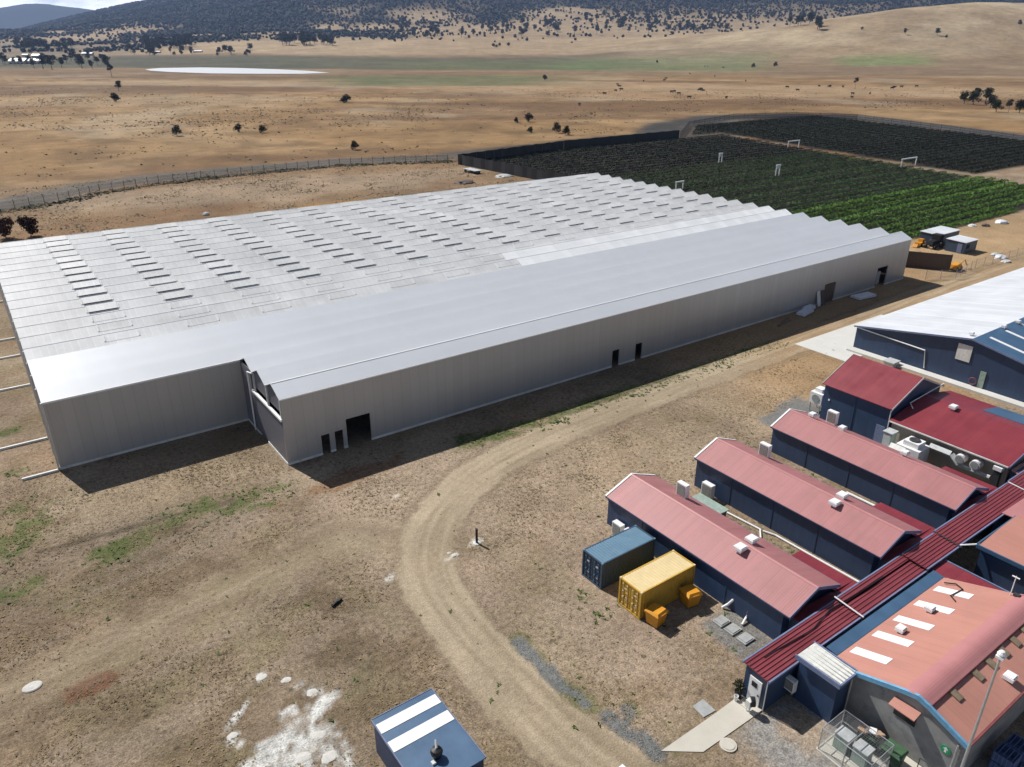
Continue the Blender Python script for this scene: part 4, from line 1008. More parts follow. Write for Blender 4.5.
for p, q in (((vb,e0),(vr,rz_)),((vr,rz_),(-46.9,e0))):
    mb.hexa([(79.72,p[0],p[1]-.2),(79.797,p[0],p[1]-.2),(79.797,q[0],q[1]-.2),(79.72,q[0],q[1]-.2),(79.72,p[0],p[1]+.03),(79.797,p[0],p[1]+.03),(79.797,q[0],q[1]+.03),(79.72,q[0],q[1]+.03)])
mb.build('barge_board', M['slate_trim'], bn)
MB().box(79.8,vb+.003,e0-.18,150,vb+.13,e0-.02).build('gutter', M['offwhite'], bn)
d = MB().box(80.0,-31.25,3.2,80.08,-29.45,5.4).build('loft_door', M['offwhite'], bn)
MB().tube([(80.02,vb-.35,3.42),(80.02,-25.5,3.05),(80.02,-25.9,.6)], .085, 6).build('downpipe', M['white'], bn)
MB().box(79.98,-33.6,.3,80.06,-32.9,2.6).build('side_door', M['boxgreen'], bn)
MB().box(78.6,-47,0,80.06,-15.2,.32).build('plinth', M['concrete_white'], bn)
for u, v in ((81.2,-30.2),(87.5,-31.4),(91.2,-31.6)): roof_vent_box(bn, u, v, 6.4, .7)
tag(MB().tube([(79.9+.0,-32.3+.45*math.cos(a*.4),1.0+.45*math.sin(a*.4)) for a in range(16)], .07, 6).build('hose_coil', M['red_edge'], origin=(79.9,-32.3,1)), 'red coiled hose hanging at the foot of the navy barn gable', 'hose')
t = thing('rooftop_box', 'small pale vent box behind the tall red roof ridge', 'vent box', (78.4,-22.4,0))
MB().box(77.5,-22.9,0,79.2,-21.5,.75).build('box', M['offwhite'], t); MB().box(77.4,-23.0,.753,79.3,-21.4,.85).build('lid', M['greypaint'], t)
# ================================================================== things in the foreground yard
ss = thing('striped_shed', 'small navy shed with two white stripes across its blue roof, at the bottom edge', 'shed', (-6.3,-40.8,0))
u0, u1, v0, v1, zt = -8.45, -4.2, -37.7, -44.0, 2.75
MB().box(u0+.08, v1+.08, 0, u1-.08, v0-.08, zt-.12).build('wall', M['navy'], ss)
rf = MB().slab([(u0,v1,zt-.04),(u1,v1,zt-.04),(u1,v0,zt),(u0,v0,zt)], .09).build('roof', M['blue'], ss)
for a, b in ((-38.2,-39.0),(-39.75,-40.6)):
    f = lambda v: zt+(v-v0)*.04/6.3
    MB().slab([(u0+.03,b,f(b)+.03),(u1-.03,b,f(b)+.03),(u1-.03,a,f(a)+.03),(u0+.03,a,f(a)+.03)], .026).build('white_stripe', M['white'], rf)
MB().box(u0-.05,v1,zt-.14,u0-.003,v0,zt+.03).box(u1+.003,v1,zt-.14,u1+.05,v0,zt+.03).box(u0,v0+.003,zt-.14,u1,v0+.05,zt+.03).build('trim', M['slate_trim'], ss)
vt = MB().lathe((-6.5,-42.3,zt), [(.22,-.05),(.22,.18),(.34,.24),(.38,.42),(.30,.60),(.06,.68)], 14).build('roof_ventilator', M['black'], ss)
MB().tube([(-6.5,-42.3,zt+.68),(-6.35,-42.0,zt+1.0)], .07, 6).box(-7.0,-42.7,zt-.02,-6.75,-42.45,zt+.1).build('cap', M['offwhite'], vt)
# white box trailer whose corner shows
t = thing('box_trailer', 'white flat-topped trailer body, only its corner in view at the bottom edge', 'trailer', (1.4,-50,0))
MB().box(.3,-52.5,.5,2.35,-48.75,2.0).build('body', M['white'], t); MB().box(.2,-52.6,2.003,2.45,-48.65,2.1).build('roof', M['white'], t)
for u in (.25, 2.2): MB().tube([(u,-50.6,.33),(u+.2,-50.6,.33)], .33, 14).build('wheel', M['black'], t)
# post with white base
t = thing('marker_post', 'black upright post standing in a small white patch in the yard', 'post', (8.8,-23.1,0))
MB().lathe((8.8,-23.1,0), [(.11,0),(.11,1.55),(.0,1.56)], 10).build('pole', M['black'], t); MB().lathe((8.8,-23.1,0), [(.36,0),(.36,.05),(.2,.1),(.13,.1)], 10).build('base', M['concrete_white'], t)
def rock(name, u, v, r, mat, label, cat, flat=.4, seed=0, group=None):
    bm = MB(); rr = random.Random(seed); n = 9; prof = [(1.0,0),(1.05,.25),(.8,.7),(.35,.95),(0,1)]
    vs = []
    for k, (a, z) in enumerate(prof[:-1]):
        for i in range(n):
            q = a*r*rr.uniform(.75, 1.2); an = 2*math.pi*i/n
            vs.append((u+q*math.cos(an), v+q*math.sin(an)*.8, z*r*flat))
    vs.append((u, v, r*flat)); m_ = len(prof)-1
    fs = [(k*n+i, k*n+(i+1) % n, (k+1)*n+(i+1) % n, (k+1)*n+i) for k in range(m_-1) for i in range(n)]+[((m_-1)*n+i, (m_-1)*n+(i+1) % n, len(vs)-1) for i in range(n)]
    bm.add(vs, fs); return tag(bm.build(name, M[mat], origin=(u, v, 0)), label, cat, group)
rock('limestone_lump', 6.3, -23.5, .36, 'concrete', 'white lump of rubble on the grass left of the black post', 'stone', .35, 3)
rock('limestone_lump', 6.0, -22.9, .22, 'concrete', 'smaller white lump behind the rubble near the black post', 'stone', .35, 4)
for i, (px, py, r, lb) in enumerate(((262,677,.36,'upper left white clod beyond the lime spill'),(286,680,.3,'white clod at the top edge of the lime spill'),(232,736,.32,'lone white clod left of the lime spill'),(330,757,.5,'large white heap in the lime spill near the bottom edge'),(303,758,.45,'white heap at the bottom of the lime spill'),(318,735,.4,'white heap in the middle of the lime spill'),(312,692,.35,'white heap at the upper right of the lime spill'),(326,702,.3,'white heap at the right edge of the lime spill'))):
    rock('lime_heap', *at(px, py), r*1.1, 'lime', lb, 'lime heap', .12, 10+i, 'white lime heaps')
tag(MB().lathe((-25.5,-19.1,0), [(.0,0),(.62,0),(.62,.06),(.55,.10),(0,.12)], 22, sy=.8).build('white_disc', M['lime'], origin=(-25.5,-19.1,0)), 'pale oval lid lying in dry grass near the left edge', 'lid')
t = thing('manhole_cover', 'round pale concrete cover below the concrete path', 'cover', (10.15,-50.4,0))
MB().lathe((10.15,-50.4,0), [(.0,0),(.55,0),(.55,.10),(0,.10)], 24).build('ring', M['concrete'], t); MB().lathe((10.15,-50.4,.104), [(0,0),(.42,0),(.42,.03),(0,.03)], 24).build('lid', M['concrete'], t)
t = tag(MB().box(-.55,-.10,0,.55,.10,.2).box(-.5,-.07,.203,.1,.07,.25).build('timber_block', M['black']), 'short black beam lying in the brown grass left of the road', 'beam'); t.location = (-4.7,-23.3,0); t.rotation_euler = (0,0,.45)
# things by the white door
t = thing('hose_reel', 'black round reel on a white stand beside the white door', 'hose reel', (13.55,-49.35,0))
MB().tube([(13.42,-49.45,.95),(13.62,-49.62,.95)], .34, 18).build('drum', M['black'], t); MB().box(13.2,-49.55,.45,13.6,-49.2,1.05).build('box', M['offwhite'], t); MB().box(13.35,-49.5,.11,13.45,-49.4,.449).box(13.3,-49.3,.11,13.36,-49.24,.449).build('stand', M['white'], t)
t = thing('potted_shrub', 'dark potted shrub at the left corner of the red covered way', 'plant', (13.85,-48.15,0))
MB().lathe((13.85,-48.15,0), [(.2,0),(.28,.55),(.24,.55),(.2,.5),(0,.5)], 12).build('pot', M['black'], t)
mb = MB(); rr = random.Random(5)
for i in range(150):
    a, b, r = rr.uniform(0,6.28), rr.uniform(0,3.14), rr.random()**.4*.42
    p = Vector((13.85+r*math.cos(a)*math.sin(b), -48.15+r*math.sin(a)*math.sin(b), 1.0+r*1.2*math.cos(b))); d = Vector((rr.uniform(-1,1),rr.uniform(-1,1),rr.uniform(-.3,1))).normalized()*.13; e = d.orthogonal().normalized()*.06
    mb.add([p-e, p+d-e*.3, p+d+e*.3, p+e], [(0,1,2,3)])
mb.build('leaves', M['leaf_bush'], t)
t = thing('bucket', 'white bucket beside the potted shrub by the covered way', 'bucket', (13.45,-48.3,0))
MB().lathe((13.45,-48.3,.05), [(.12,0),(.16,.42),(.14,.42),(.11,.05)], 12).build('body', M['white'], t)
# wire cage with cabinets
cg = thing('wire_cage', 'galvanised wire mesh cage around grey cabinets beside the block wall', 'cage', (16.3,-54.8,0))
cu0, cu1, cv0, cv1, ch = 14.6, 17.0, -57.2, -53.9, 1.9
fr = MB()
for u in (cu0, cu1):
    for v in (cv0, (cv0+cv1)/2, cv1): fr.tube([(u,v,0),(u,v,ch)], .035, 6)
for z in (.08, ch*.5, ch):
    for u in (cu0, cu1): fr.tube([(u,cv0,z),(u,cv1,z)], .03, 6)
    for v in (cv0, cv1): fr.tube([(cu0,v,z),(cu1,v,z)], .03, 6)
fr.tube([(cu0,(cv0+cv1)/2,ch),(cu1,(cv0+cv1)/2,ch)], .03, 6); fr.build('frame', M['galv'], cg)
wr = MB(); st = .16
def wire(a, b): wr.tube([a, b], .006, 3, cap=False)
for k in range(int((cv1-cv0)/st)):
    v = cv0+k*st; wire((cu0,v,0),(cu0,v,ch)); wire((cu1,v,0),(cu1,v,ch)); wire((cu0,v,ch),(cu1,v,ch))
for k in range(int((cu1-cu0)/st)):
    u = cu0+k*st; wire((u,cv0,0),(u,cv0,ch)); wire((u,cv1,0),(u,cv1,ch)); wire((u,cv0,ch),(u,cv1,ch))
for k in range(int(ch/st)):
    z = k*st
    for u in (cu0,cu1): wire((u,cv0,z),(u,cv1,z))
    for v in (cv0,cv1): wire((cu0,v,z),(cu1,v,z))
wr.build('mesh', M['galv'], cg)
for i, v in enumerate((-54.75, -56.0)):
    t = thing('meter_cabinet', ('left','right')[i]+' of two grey-green cabinets inside the wire cage', 'cabinet', (15.9,v,0), 'cabinets in the cage')
    MB().box(15.5,v-.45,.08,16.3,v+.45,1.25).build('body', M['boxgreen'], t); MB().box(15.45,v-.5,1.253,16.35,v+.5,1.34).build('lid', M['greypaint'], t)
struct(MB().box(14.5,-57.3,0,17.1,-53.8,.07).build('cage_slab', M['concrete']))
def wheelie(v, open_, label):
    t = thing('wheelie_bin', label, 'bin', (17.3,v,.1), 'wheelie bins by the grey wall')
    z = .10; x0, x1, w = 16.9, 17.85, .62
    if v > -56.5: pass
    MB().hexa([(x0+.12,v-w+.1,z+.12),(x1-.12,v-w+.1,z+.12),(x1-.12,v+w-.1,z+.12),(x0+.12,v+w-.1,z+.12),(x0,v-w,z+1.1),(x1,v-w,z+1.1),(x1,v+w,z+1.1),(x0,v+w,z+1.1)]).build('body', M['bingreen'], t)
    MB().box(x0-.05,v-w-.03,z+1.03,x0-.003,v+w+.03,z+1.1).build('rim', M['bingreen'], t)
    for a in (x0+.2, x1-.2):
        for b in (v-w+.2, v+w-.2): MB().tube([(a-.03,b,z+.1),(a+.03,b,z+.1)], .1, 10).build('wheel', M['black'], t)
    if open_:
        MB().hexa([(x0-.04,v-w-.03,z+1.104),(x1+.04,v-w-.03,z+1.104),(x1+.04,v+w+.03,z+1.104),(x0-.04,v+w+.03,z+1.104),(x0+.1,v-w+.1,z+1.14),(x1-.02,v-w+.03,z+1.16),(x1-.02,v+w-.03,z+1.16),(x0+.1,v+w-.1,z+1.14)]).build('lid', M['bingreen'], t)
    else:
        MB().hexa([(x0-.04,v-w-.03,z+1.104),(x1+.04,v-w-.03,z+1.104),(x1+.04,v+w+.03,z+1.104),(x0-.04,v+w+.03,z+1.104),(x0+.1,v-w+.1,z+1.24),(x1-.02,v-w+.03,z+1.3),(x1-.02,v+w-.03,z+1.3),(x0+.1,v+w-.1,z+1.24)]).build('lid', M['lidgreen'], t)
wheelie(-55.6+.0, True, 'overfull dark green bin heaped with cardboard by the grey block wall')
wheelie(-57.15, False, 'dark green bin with closed green lid by the grey block wall')
for i, (a, b, zz, mt, lb) in enumerate(((17.15,-55.25,1.28,'card','brown cardboard box, left one on the overfull bin'),(17.35,-55.65,1.42,'white','white sheet of packaging on top of the overfull bin'),(17.5,-56.0,1.28,'card','flattened brown cardboard, right one on the overfull bin'))):
    o = tag(MB().box(-.3,-.28,0,.3,.28,.16 if mt == 'card' else .05).box(-.3,-.30,.163 if mt == 'card' else .053,-.05,.26,.19 if mt == 'card' else .07).build('cardboard_box', M[mt]), lb, 'packaging', 'packaging on the bin'); o.location = (a, b, zz); o.rotation_euler = (.12*(i-1), .2*(i-1)+.1, .5*i)
# lamp pole leaning out of view
lp = thing('lamp_pole', 'tall pale steel pole with small lamp head in front of the salmon hall', 'lamp pole', (17.5,-60.7,0))
MB().tube([(17.5,-60.7,0),(17.5,-60.7,11.4)], .10, 10, r2=.06).build('pole', M['galv'], lp)
hd = MB().box(17.3,-60.9,11.4,17.7,-60.5,11.55).build('head', M['white'], lp)
MB().lathe((17.5,-60.7,11.553), [(.16,0),(.22,.12),(.12,.3),(0,.34)], 12).build('lamp', M['white'], hd); MB().tube([(17.5,-60.7,10.3),(17.85,-60.6,10.4),(18.1,-60.5,10.75)], .035, 6).build('bracket', M['galv'], lp)
# blue crates stacked with white sacks
for i, (u, v, z) in enumerate(((22.6,-61.4,0),(23.9,-61.5,0),(23.0,-62.5,0),(22.6,-61.4,.75),(23.9,-61.5,.75))):
    t = thing('plastic_crate', ('lower left blue crate in the bottom right corner','lower right blue crate in the bottom right corner','blue crate nearest the bottom edge at the right','top left blue crate of the stack in the bottom right corner','top right blue crate of the stack in the bottom right corner')[i], 'crate', (u,v,z), 'blue crates stacked by the hall')
    c = MB(); w = .58
    for a in (-w, w-.05): c.box(u+a,v-w,z+.03,u+a+.05,v+w,z+.7)
    for a in (-w, w-.05): c.box(u-w+.051,v+a,z+.03,u+w-.051,v+a+.05,z+.7)
    c.box(u-w+.051,v-w+.051,z+.03,u+w-.051,v+w-.051,z+.08); c.build('box', M['crateblue'], t)
    g = MB()
    for k in range(5):
        q = -w+.1+k*.23; g.box(u+q,v-w-.012,z+.02,u+q+.04,v-w-.001,z+.72); g.box(u-w-.012,v+q,z+.02,u-w-.001,v+q+.04,z+.72)
    for k in range(4): g.box(u-w+.05,v-w+.15+k*.26,z+.66,u+w-.05,v-w+.18+k*.26,z+.70)
    g.build('slats', M['slate_trim'], t)
for i, (u, v) in enumerate(((24.0,-62.4),(25.0,-62.2))):
    o = rock('white_sack', u, v, .62, 'plastic_film', ('left','right')[i]+' white plastic sack among the blue crates', 'sack', 1.0, 50+i, 'white sacks by the crates')
# ================================================================== along the shaded shed wall
def pack(u, v, w, d, h, label, rz):
    t = thing('wrapped_pallet', label, 'pallet', (u, v, 0), 'wrapped pallets by the shed wall', rz)
    p = MB()
    for k in range(5): p.box(-w/2, -d/2+k*d/4.4, .10, w/2, -d/2+k*d/4.4+.12, .13)
    for x in (-w/2, -.06, w/2-.12): p.box(x, -d/2, 0, x+.12, d/2, .098)
    p.build('pallet', M['wood']).parent = t
    b = MB(); n = 7
    for k in range(3):
        q = .03*k; b.box(-w/2+q, -d/2+q*.5, .133+k*h/3, w/2-q*2, d/2-q, .131+(k+1)*h/3)
    b.build('load', M['plastic_film']).parent = t
pack(88.0,-1.7,3.6,1.5,.45,'low stack in white film by the grey wall, the nearer left one',.18)
pack(90.2,-.85,2.6,1.1,.6,'white stack behind the nearer white pallet by the grey wall',.1)
pack(104.2,-2.3,4.6,1.9,.42,'low stack in white film by the grey wall, the right one near the open doorway',-.12)
for i, (u, v, l, rz) in enumerate(((81.3,-2.6,4.2,.15),(82.6,-1.8,3.4,.3),(92.3,-1.2,3.2,.1))):
    o = tag(MB().box(-l/2,-.09,0,l/2,.09,.12).box(-l/2+.3,.12,0,l/2-.2,.24,.1).build('plank_stack', M['wood']), ('outermost pale plank pair on the shaded ground','plank pair nearer the wall on the shaded ground','plank pair right of the white pallets')[i], 'planks', 'planks by the shed wall'); o.location = (u, v, .0); o.rotation_euler = (0,0,rz)
for i, u in enumerate((93.4, 94.6)):
    o = tag(MB().box(-.45,-.03,0,.45,.03,2.6).build('leaning_panel', M['rust' if i else 'offwhite']), ('pale panel leaning on the grey wall left of the brown doorway','brown panel leaning on the grey wall beside the brown doorway')[i], 'panel', 'panels leaning on the shed'); o.location = (u, -.75, 0); o.rotation_euler = (R(-14), 0, 0)
# ================================================================== far yard right of the long shed
def site_box(u0, u1, v0, v1, h, label, top):
    t = thing('site_cabin', label, 'cabin', ((u0+u1)/2, (v0+v1)/2, 0), 'dark cabins by the crop')
    MB().box(u0,v0,0,u1,v1,h-.1).build('wall', M['cont_blue'], t); MB().slab([(u0-.15,v0-.15,h),(u1+.15,v0-.15,h),(u1+.15,v1+.15,h+.15),(u0-.15,v1+.15,h+.15)], .1).build('roof', M[top], t)
    MB().box(u0-.06,v0+.5,.1,u0-.003,v0+1.5,2.1).build('door', M['slate_trim'], t); MB().box(u0+.8,v0-.06,1,u0+2,v0-.003,1.9).build('window', M['dark'], t)
    return t
site_box(150.0,155.4,2.6,6.6,2.5,'right dark blue cabin with pale roof beside the bright green crop','white_roof')
site_box(151.5,160.5,9.0,13.2,2.7,'long dark cabin with white roof behind the other cabin by the bright green crop','white_roof')
t = thing('tractor', 'dark tractor between the grey shed end and the dark cabins', 'tractor', (149.5,9.2,0))
MB().hexa([(148.2,8.5,.9),(151.2,8.5,.9),(151.2,9.9,.9),(148.2,9.9,.9),(148.4,8.6,1.7),(151.2,8.6,1.8),(151.2,9.8,1.8),(148.4,9.8,1.7)]).build('bonnet', M['black'], t)
MB().box(150.6,8.3,1.803,152.2,10.1,2.9).build('cab', M['dark'], t)
for u, v, r in ((148.8,8.2,.5),(148.8,10.2,.5),(151.4,8.0,.85),(151.4,10.4,.85)): MB().tube([(u,v-.2,r),(u,v+.2,r)], r, 16).build('wheel', M['black'], t)
ly0 = at(919, 246)
t = thing('yellow_loader', 'yellow machine behind the right end of the grey shed', 'machine', (140.6,11.0,0))
MB().box(139.0,9.8,.7,142.6,11.8,1.5).box(140.4,10.0,1.503,141.8,11.6,2.6).build('body', M['orange'], t); MB().hexa([(136.8,9.9,.2),(138.2,9.9,.2),(138.2,11.7,.2),(136.8,11.7,.2),(137.4,9.9,1.2),(138.2,9.9,1.0),(138.2,11.7,1.0),(137.4,11.7,1.2)]).box(138.2,10.6,.8,139.0,11.0,1.1).build('bucket', M['orange'], t)
for u in (139.7,142.0):
    for v in (9.7,11.9): MB().tube([(u,v-.15,.5),(u,v+.15,.5)], .5, 14).build('wheel', M['black'], t)
t.location = (ly0[0], ly0[1], 0); t.scale = (.62, .62, .62)
t = thing('screen_wall', 'dark brown upright screen past the right end of the grey shed', 'wall', (131.5,2,0))
MB().hexa([(128.2,7.6,0),(134.2,-2.4,0),(134.4,-2.3,0),(128.4,7.7,0),(128.2,7.6,3.2),(134.2,-2.4,3.2),(134.4,-2.3,3.2),(128.4,7.7,3.2)]).build('sheeting', M['rust'], t)
mb = MB()
for k in range(5): mb.box(128.5+k*1.47,7.6-k*2.45,0,128.65+k*1.47,7.75-k*2.45,3.3)
mb.build('post', M['wood'], t)
t = thing('orange_machine', 'orange machine at the near end of the brown screen', 'machine', (135.6,-2.6,0))
MB().hexa([(134.6,-3.4,.4),(137.4,-3.4,.4),(137.4,-2.0,.4),(134.6,-2.0,.4),(134.8,-3.3,1.2),(136.4,-3.3,1.5),(136.4,-2.1,1.5),(134.8,-2.1,1.2)]).build('body', M['orange'], t); MB().tube([(137.2,-2.7,.9),(138.6,-2.9,1.8),(139.4,-3.1,.6)], .12, 6).build('arm', M['orange'], t)
for u in (135.1,136.8): MB().tube([(u,-3.5,.4),(u,-1.9,.4)], .4, 12).build('wheel', M['black'], t)
for i, (px, py, r, mt, lb) in enumerate(((1000,258,1.1,'plastic_film','white plastic-wrapped heap by the wire fence at right'),(1006,262,.8,'offwhite','pale heap just in front of the white wrapped heap'),(995,255,.8,'greypaint','grey heap behind the white wrapped heap at right'),(1001,223,1.3,'plastic_film','white heap at the near edge of the bright crop, far right'),(985,226,.9,'rust','dark heap beside the white heap at the crop edge'),(972,226,.8,'offwhite','small pale heap right of the dark cabins by the crop'))):
    rock('rubble_heap', *at(px, py), r*1.3, mt, lb, 'heap', .5, 70+i, 'heaps in the far yard')
def fence(name, pts, h, step, label, net=None, postr=.06, mat='wood', dark=.5):
    t = thing(name, label, 'fence', (*pts[0], float(height(*pts[0]))))
    P = [Vector((*p, 0)) for p in pts]; out = []
    for a, b in zip(P[:-1], P[1:]):
        k = max(1, round((b-a).length/step))
        out += [a+(b-a)*i/k for i in range(k)]
    out.append(P[-1]); out = [Vector((p.x, p.y, float(height(p.x, p.y)))) for p in out]
    out.sort(key=lambda p: (p-Vector((CX, CY, 0))).length) if False else None
    near = sorted(range(len(out)), key=lambda i: (out[i]-Vector((CX,CY,0))).length)[:100]
    for i in near: MB().tube([out[i], out[i]+Vector((0,0,h+.15))], postr, 6).build('post', M[mat], t)
    if net:
        m_ = MB()
        for a, b in zip(out[:-1], out[1:]): m_.add([a, b, b+Vector((0,0,h)), a+Vector((0,0,h))], [(0,1,2,3)])
        m_.build('netting', net, t)
    w = MB()
    for z in (h*.33, h*.66, h):
        for a, b in zip(out[:-1], out[1:]): w.tube([a+Vector((0,0,z)), b+Vector((0,0,z))], .018, 3, cap=False)
    w.build('wire', M['galv'], t)
    return t
def net_mat(name, col, cover):
    m, nt, b = new_mat(name); b.inputs['Base Color'].default_value = (*col, 1); b.inputs['Roughness'].default_value = .9
    b.inputs['Alpha'].default_value = cover; return m
M['net'] = net_mat('deer netting', (.10,.10,.10), .22); M['net_dark'] = net_mat('black bird netting', (.06,.06,.062), .5); M['chain'] = net_mat('chain link', (.35,.36,.36), .16)
M['shade'] = sheet('black shade cloth', (.022,.022,.024), .9, 0, .3, .3)
fence('deer_fence', FENCE_A, 2.6, 4.2, 'long post and netting fence curving past the far side of the greenhouse', M['net'], .09, 'bark')
fence('crop_fence', FENCE_B, 3.0, 7, 'tall netted fence curving round the far side of the dark crop', M['net_dark'], .09, 'bark')
fence('yard_fence', [at(925,280),at(955,279),at(975,268),at(1024,255),at(1060,245)], 1.8, 3, 'chain link fence with thin posts in the dirt yard at right', M['chain'], .05, 'galv')
fence('boundary_wire', [(-27.5,-28),(-25.4,-34),(-23,-44),(-21,-54)], 1.1, 4, 'low wire fence at the bottom left edge', M['net'], .05, 'bark')
w = thing('windbreak', 'long black shade cloth wall meeting at a corner beyond the greenhouse', 'wall', (130.4,175.3,0))
def cloth(a, b, h, n):
    m_ = MB(); a, b = Vector((*a, 0)), Vector((*b, 0)); d = (b-a); nn = Vector((-d.y, d.x, 0)).normalized()
    top, bot = [], []
    for i in range(n+1):
        p = a+d*i/n+nn*(.12*math.sin(i*1.9)); top.append(p+Vector((0,0,h+.12*math.sin(i*2.3)))); bot.append(p)
    m_.add(bot+top, [(i, i+1, n+2+i, n+1+i) for i in range(n)])
    m_.add([p+nn*.05 for p in bot]+[p+nn*.05 for p in top], [(i, n+1+i, n+2+i, i+1) for i in range(n)])
    return m_.build('cloth', M['shade'], w)
cloth((130.4,175.3), (190,187), 3.6, 24); cloth((190,187), (263,189.5), 3.6, 24); cloth((130.4,175.3), (133.0,134), 3.6, 18); cloth((133,134), (136,96), 3.4, 14)
for k in range(14):
    f = k/13; MB().tube([(130.2+f*60,175.2+f*11.8,0),(130.2+f*60,175.2+f*11.8,3.9)], .1, 6).build('post', M['bark'], w)
# flatbed trailer and spoil
t = thing('flatbed_trailer', 'pale flatbed trailer parked beside the black windbreak corner', 'trailer', (125.5,156,0))
MB().box(122.6,152.2,1.0,125.6,160,1.18).build('deck', M['greypaint'], t); MB().box(123.3,152.2,.75,124.9,160.5,.998).build('chassis', M['steel_dark'], t)
for v in (153.4,155.0,158.8):
    for u in (122.8,125.0): MB().tube([(u,v,.5),(u+.3,v,.5)], .5, 14).build('wheel', M['black'], t)
rock('spoil_heap', 111, 140, 3.2, 'rust', 'low reddish brown spoil heap beyond the greenhouse', 'heap', .3, 91)
rock('spoil_heap', 128.5, 143.5, 3.0, 'greypaint', 'low grey heap at the foot of the black windbreak', 'heap', .25, 92)
rock('pump_box', *at(206,215), .9, 'greypaint', 'small grey box at the far edge of the greenhouse roof', 'box', .9, 93)
# white frames over the crop
for i, (px, py, w_, h_) in enumerate(((720,163,1.6,3.3),(777,176,1.8,3.4),(793,148,7.5,2.8),(908,166,10,2.6),(679,191,3.0,2.6))):
    x, y = at(px, py)
    t = thing('portal_gantry', ('narrow white frame standing left in the dark crop','narrow white frame standing nearest in the dark crop','wide white frame far back in the dark crop','widest white frame at right beside the pale path','pale frame just behind the greenhouse ridge end')[i], 'frame', (x, y, 0), 'white frames in the crop')
    m_ = MB()
    for a in (-w_/2, w_/2): m_.box(x+a-.14, y-.14, 0, x+a+.14, y+.14, h_)
    m_.box(x-w_/2-.3, y-.18, h_+.002, x+w_/2+.3, y+.18, h_+.35)
    m_.build('portal', M['white'], t)
    if w_ < 3: MB().box(x-w_/2, y-.1, h_*.72, x+w_/2, y-.02, h_).build('panel', M['offwhite'], t)
# ================================================================== crop rows
def row_mesh(name, L_, w, h, dens, size, seed, mats):
    rr = np.random.RandomState(seed); n = int(L_*dens)
    t = rr.uniform(0, 1, n); x = t*L_
    lump = .72+.5*vnoise(x/1.3+seed*31, x*0+seed, seed)
    a = rr.uniform(-1, 1, n); prof = np.sqrt(np.clip(1-a*a*.8, 0, 1))
    y = a*w/2*lump; z = h*lump*prof*rr.uniform(.25, 1.0, n)**.6
    c = np.stack([x, y, z], -1)
    d = rr.normal(size=(n, 3)); d[:, 2] = np.abs(d[:, 2])*.7; d /= np.linalg.norm(d, axis=1)[:, None]
    e = np.cross(d, rr.normal(size=(n, 3))); e /= np.linalg.norm(e, axis=1)[:, None]+1e-9
    s = size*rr.uniform(.6, 1.3, n)[:, None]
    co = np.stack([c-e*s*.35, c+d*s*.5-e*s*.25, c+d*s+e*s*.1, c+d*s*.4+e*s*.4], 1).reshape(-1, 3)
    return quad_soup(name, co, mats)
def quad_soup(name, co, mat, k=4):
    me = bpy.data.meshes.new(name); nf = len(co)//k
    me.vertices.add(len(co)); me.vertices.foreach_set('co', co.astype(np.float32).ravel())
    me.loops.add(nf*k); me.loops.foreach_set('vertex_index', np.arange(nf*k, dtype=np.int32))
    me.polygons.add(nf); me.polygons.foreach_set('loop_start', np.arange(0, nf*k, k, dtype=np.int32))
    me.update(calc_edges=True)
    for m in (mat if isinstance(mat, (list, tuple)) else [mat]): me.materials.append(m)
    return me
def place_row(me, u0, u1, v, base_len, label, group):
    o = bpy.data.objects.new('crop_row', me); COL.objects.link(o)
    o.location = (u0, v, 0); o.scale = ((u1-u0)/base_len, 1, 1)
    tag(o, label, 'crop row', group)
BL = 130
rb = [row_mesh('crop_row', BL, 2.3, .85, 52, .40, 300+i, M['crop_bright']) for i in range(3)]
rm = [row_mesh('crop_row', BL, 1.75, .80, 40, .38, 310+i, M['crop_mid']) for i in range(3)]
rk = [row_mesh('crop_row', BL, 1.9, .80, 30, .42, 320+i, M['crop_dark']) for i in range(3)]
v = 17.5; i = 0
while v < 49:
    place_row(rb[i % 3], 136, 250+rnd.uniform(-1, 1)+(v-17)*.28 if v > 24 else 205+(v-17)*6, v, BL, 'bright green leafy crop row in the near strip right of the dark cabins', 'bright green crop rows'); v += 3.9; i += 1
v = 52.5
while v < 186:
    far = v > 122
    u1 = 256+(v-50)*.235
    place_row((rk if far else rm)[i % 3], 137 if v > 95 else 134, u1+rnd.uniform(-.8, .8), v, BL, 'very dark crop row in the farther part left of the pale path' if far else 'mid green crop row just behind the bright green strip', 'dark far crop rows' if far else 'mid green crop rows'); v += 4.5; i += 1
v = 56
while v < 224:
    u0 = 264+(v-50)*.235; u1 = 402+(v-150)*.25
    u1 = min(u1, 500)
    if v > 190: u0 = 272+(v-190)*1.25
    place_row(rk[i % 3], u0, u1+rnd.uniform(-1, 1), v, BL, 'near-black crop row on the far right side of the pale path', 'black crop rows beyond the path'); v += 4.6; i += 1
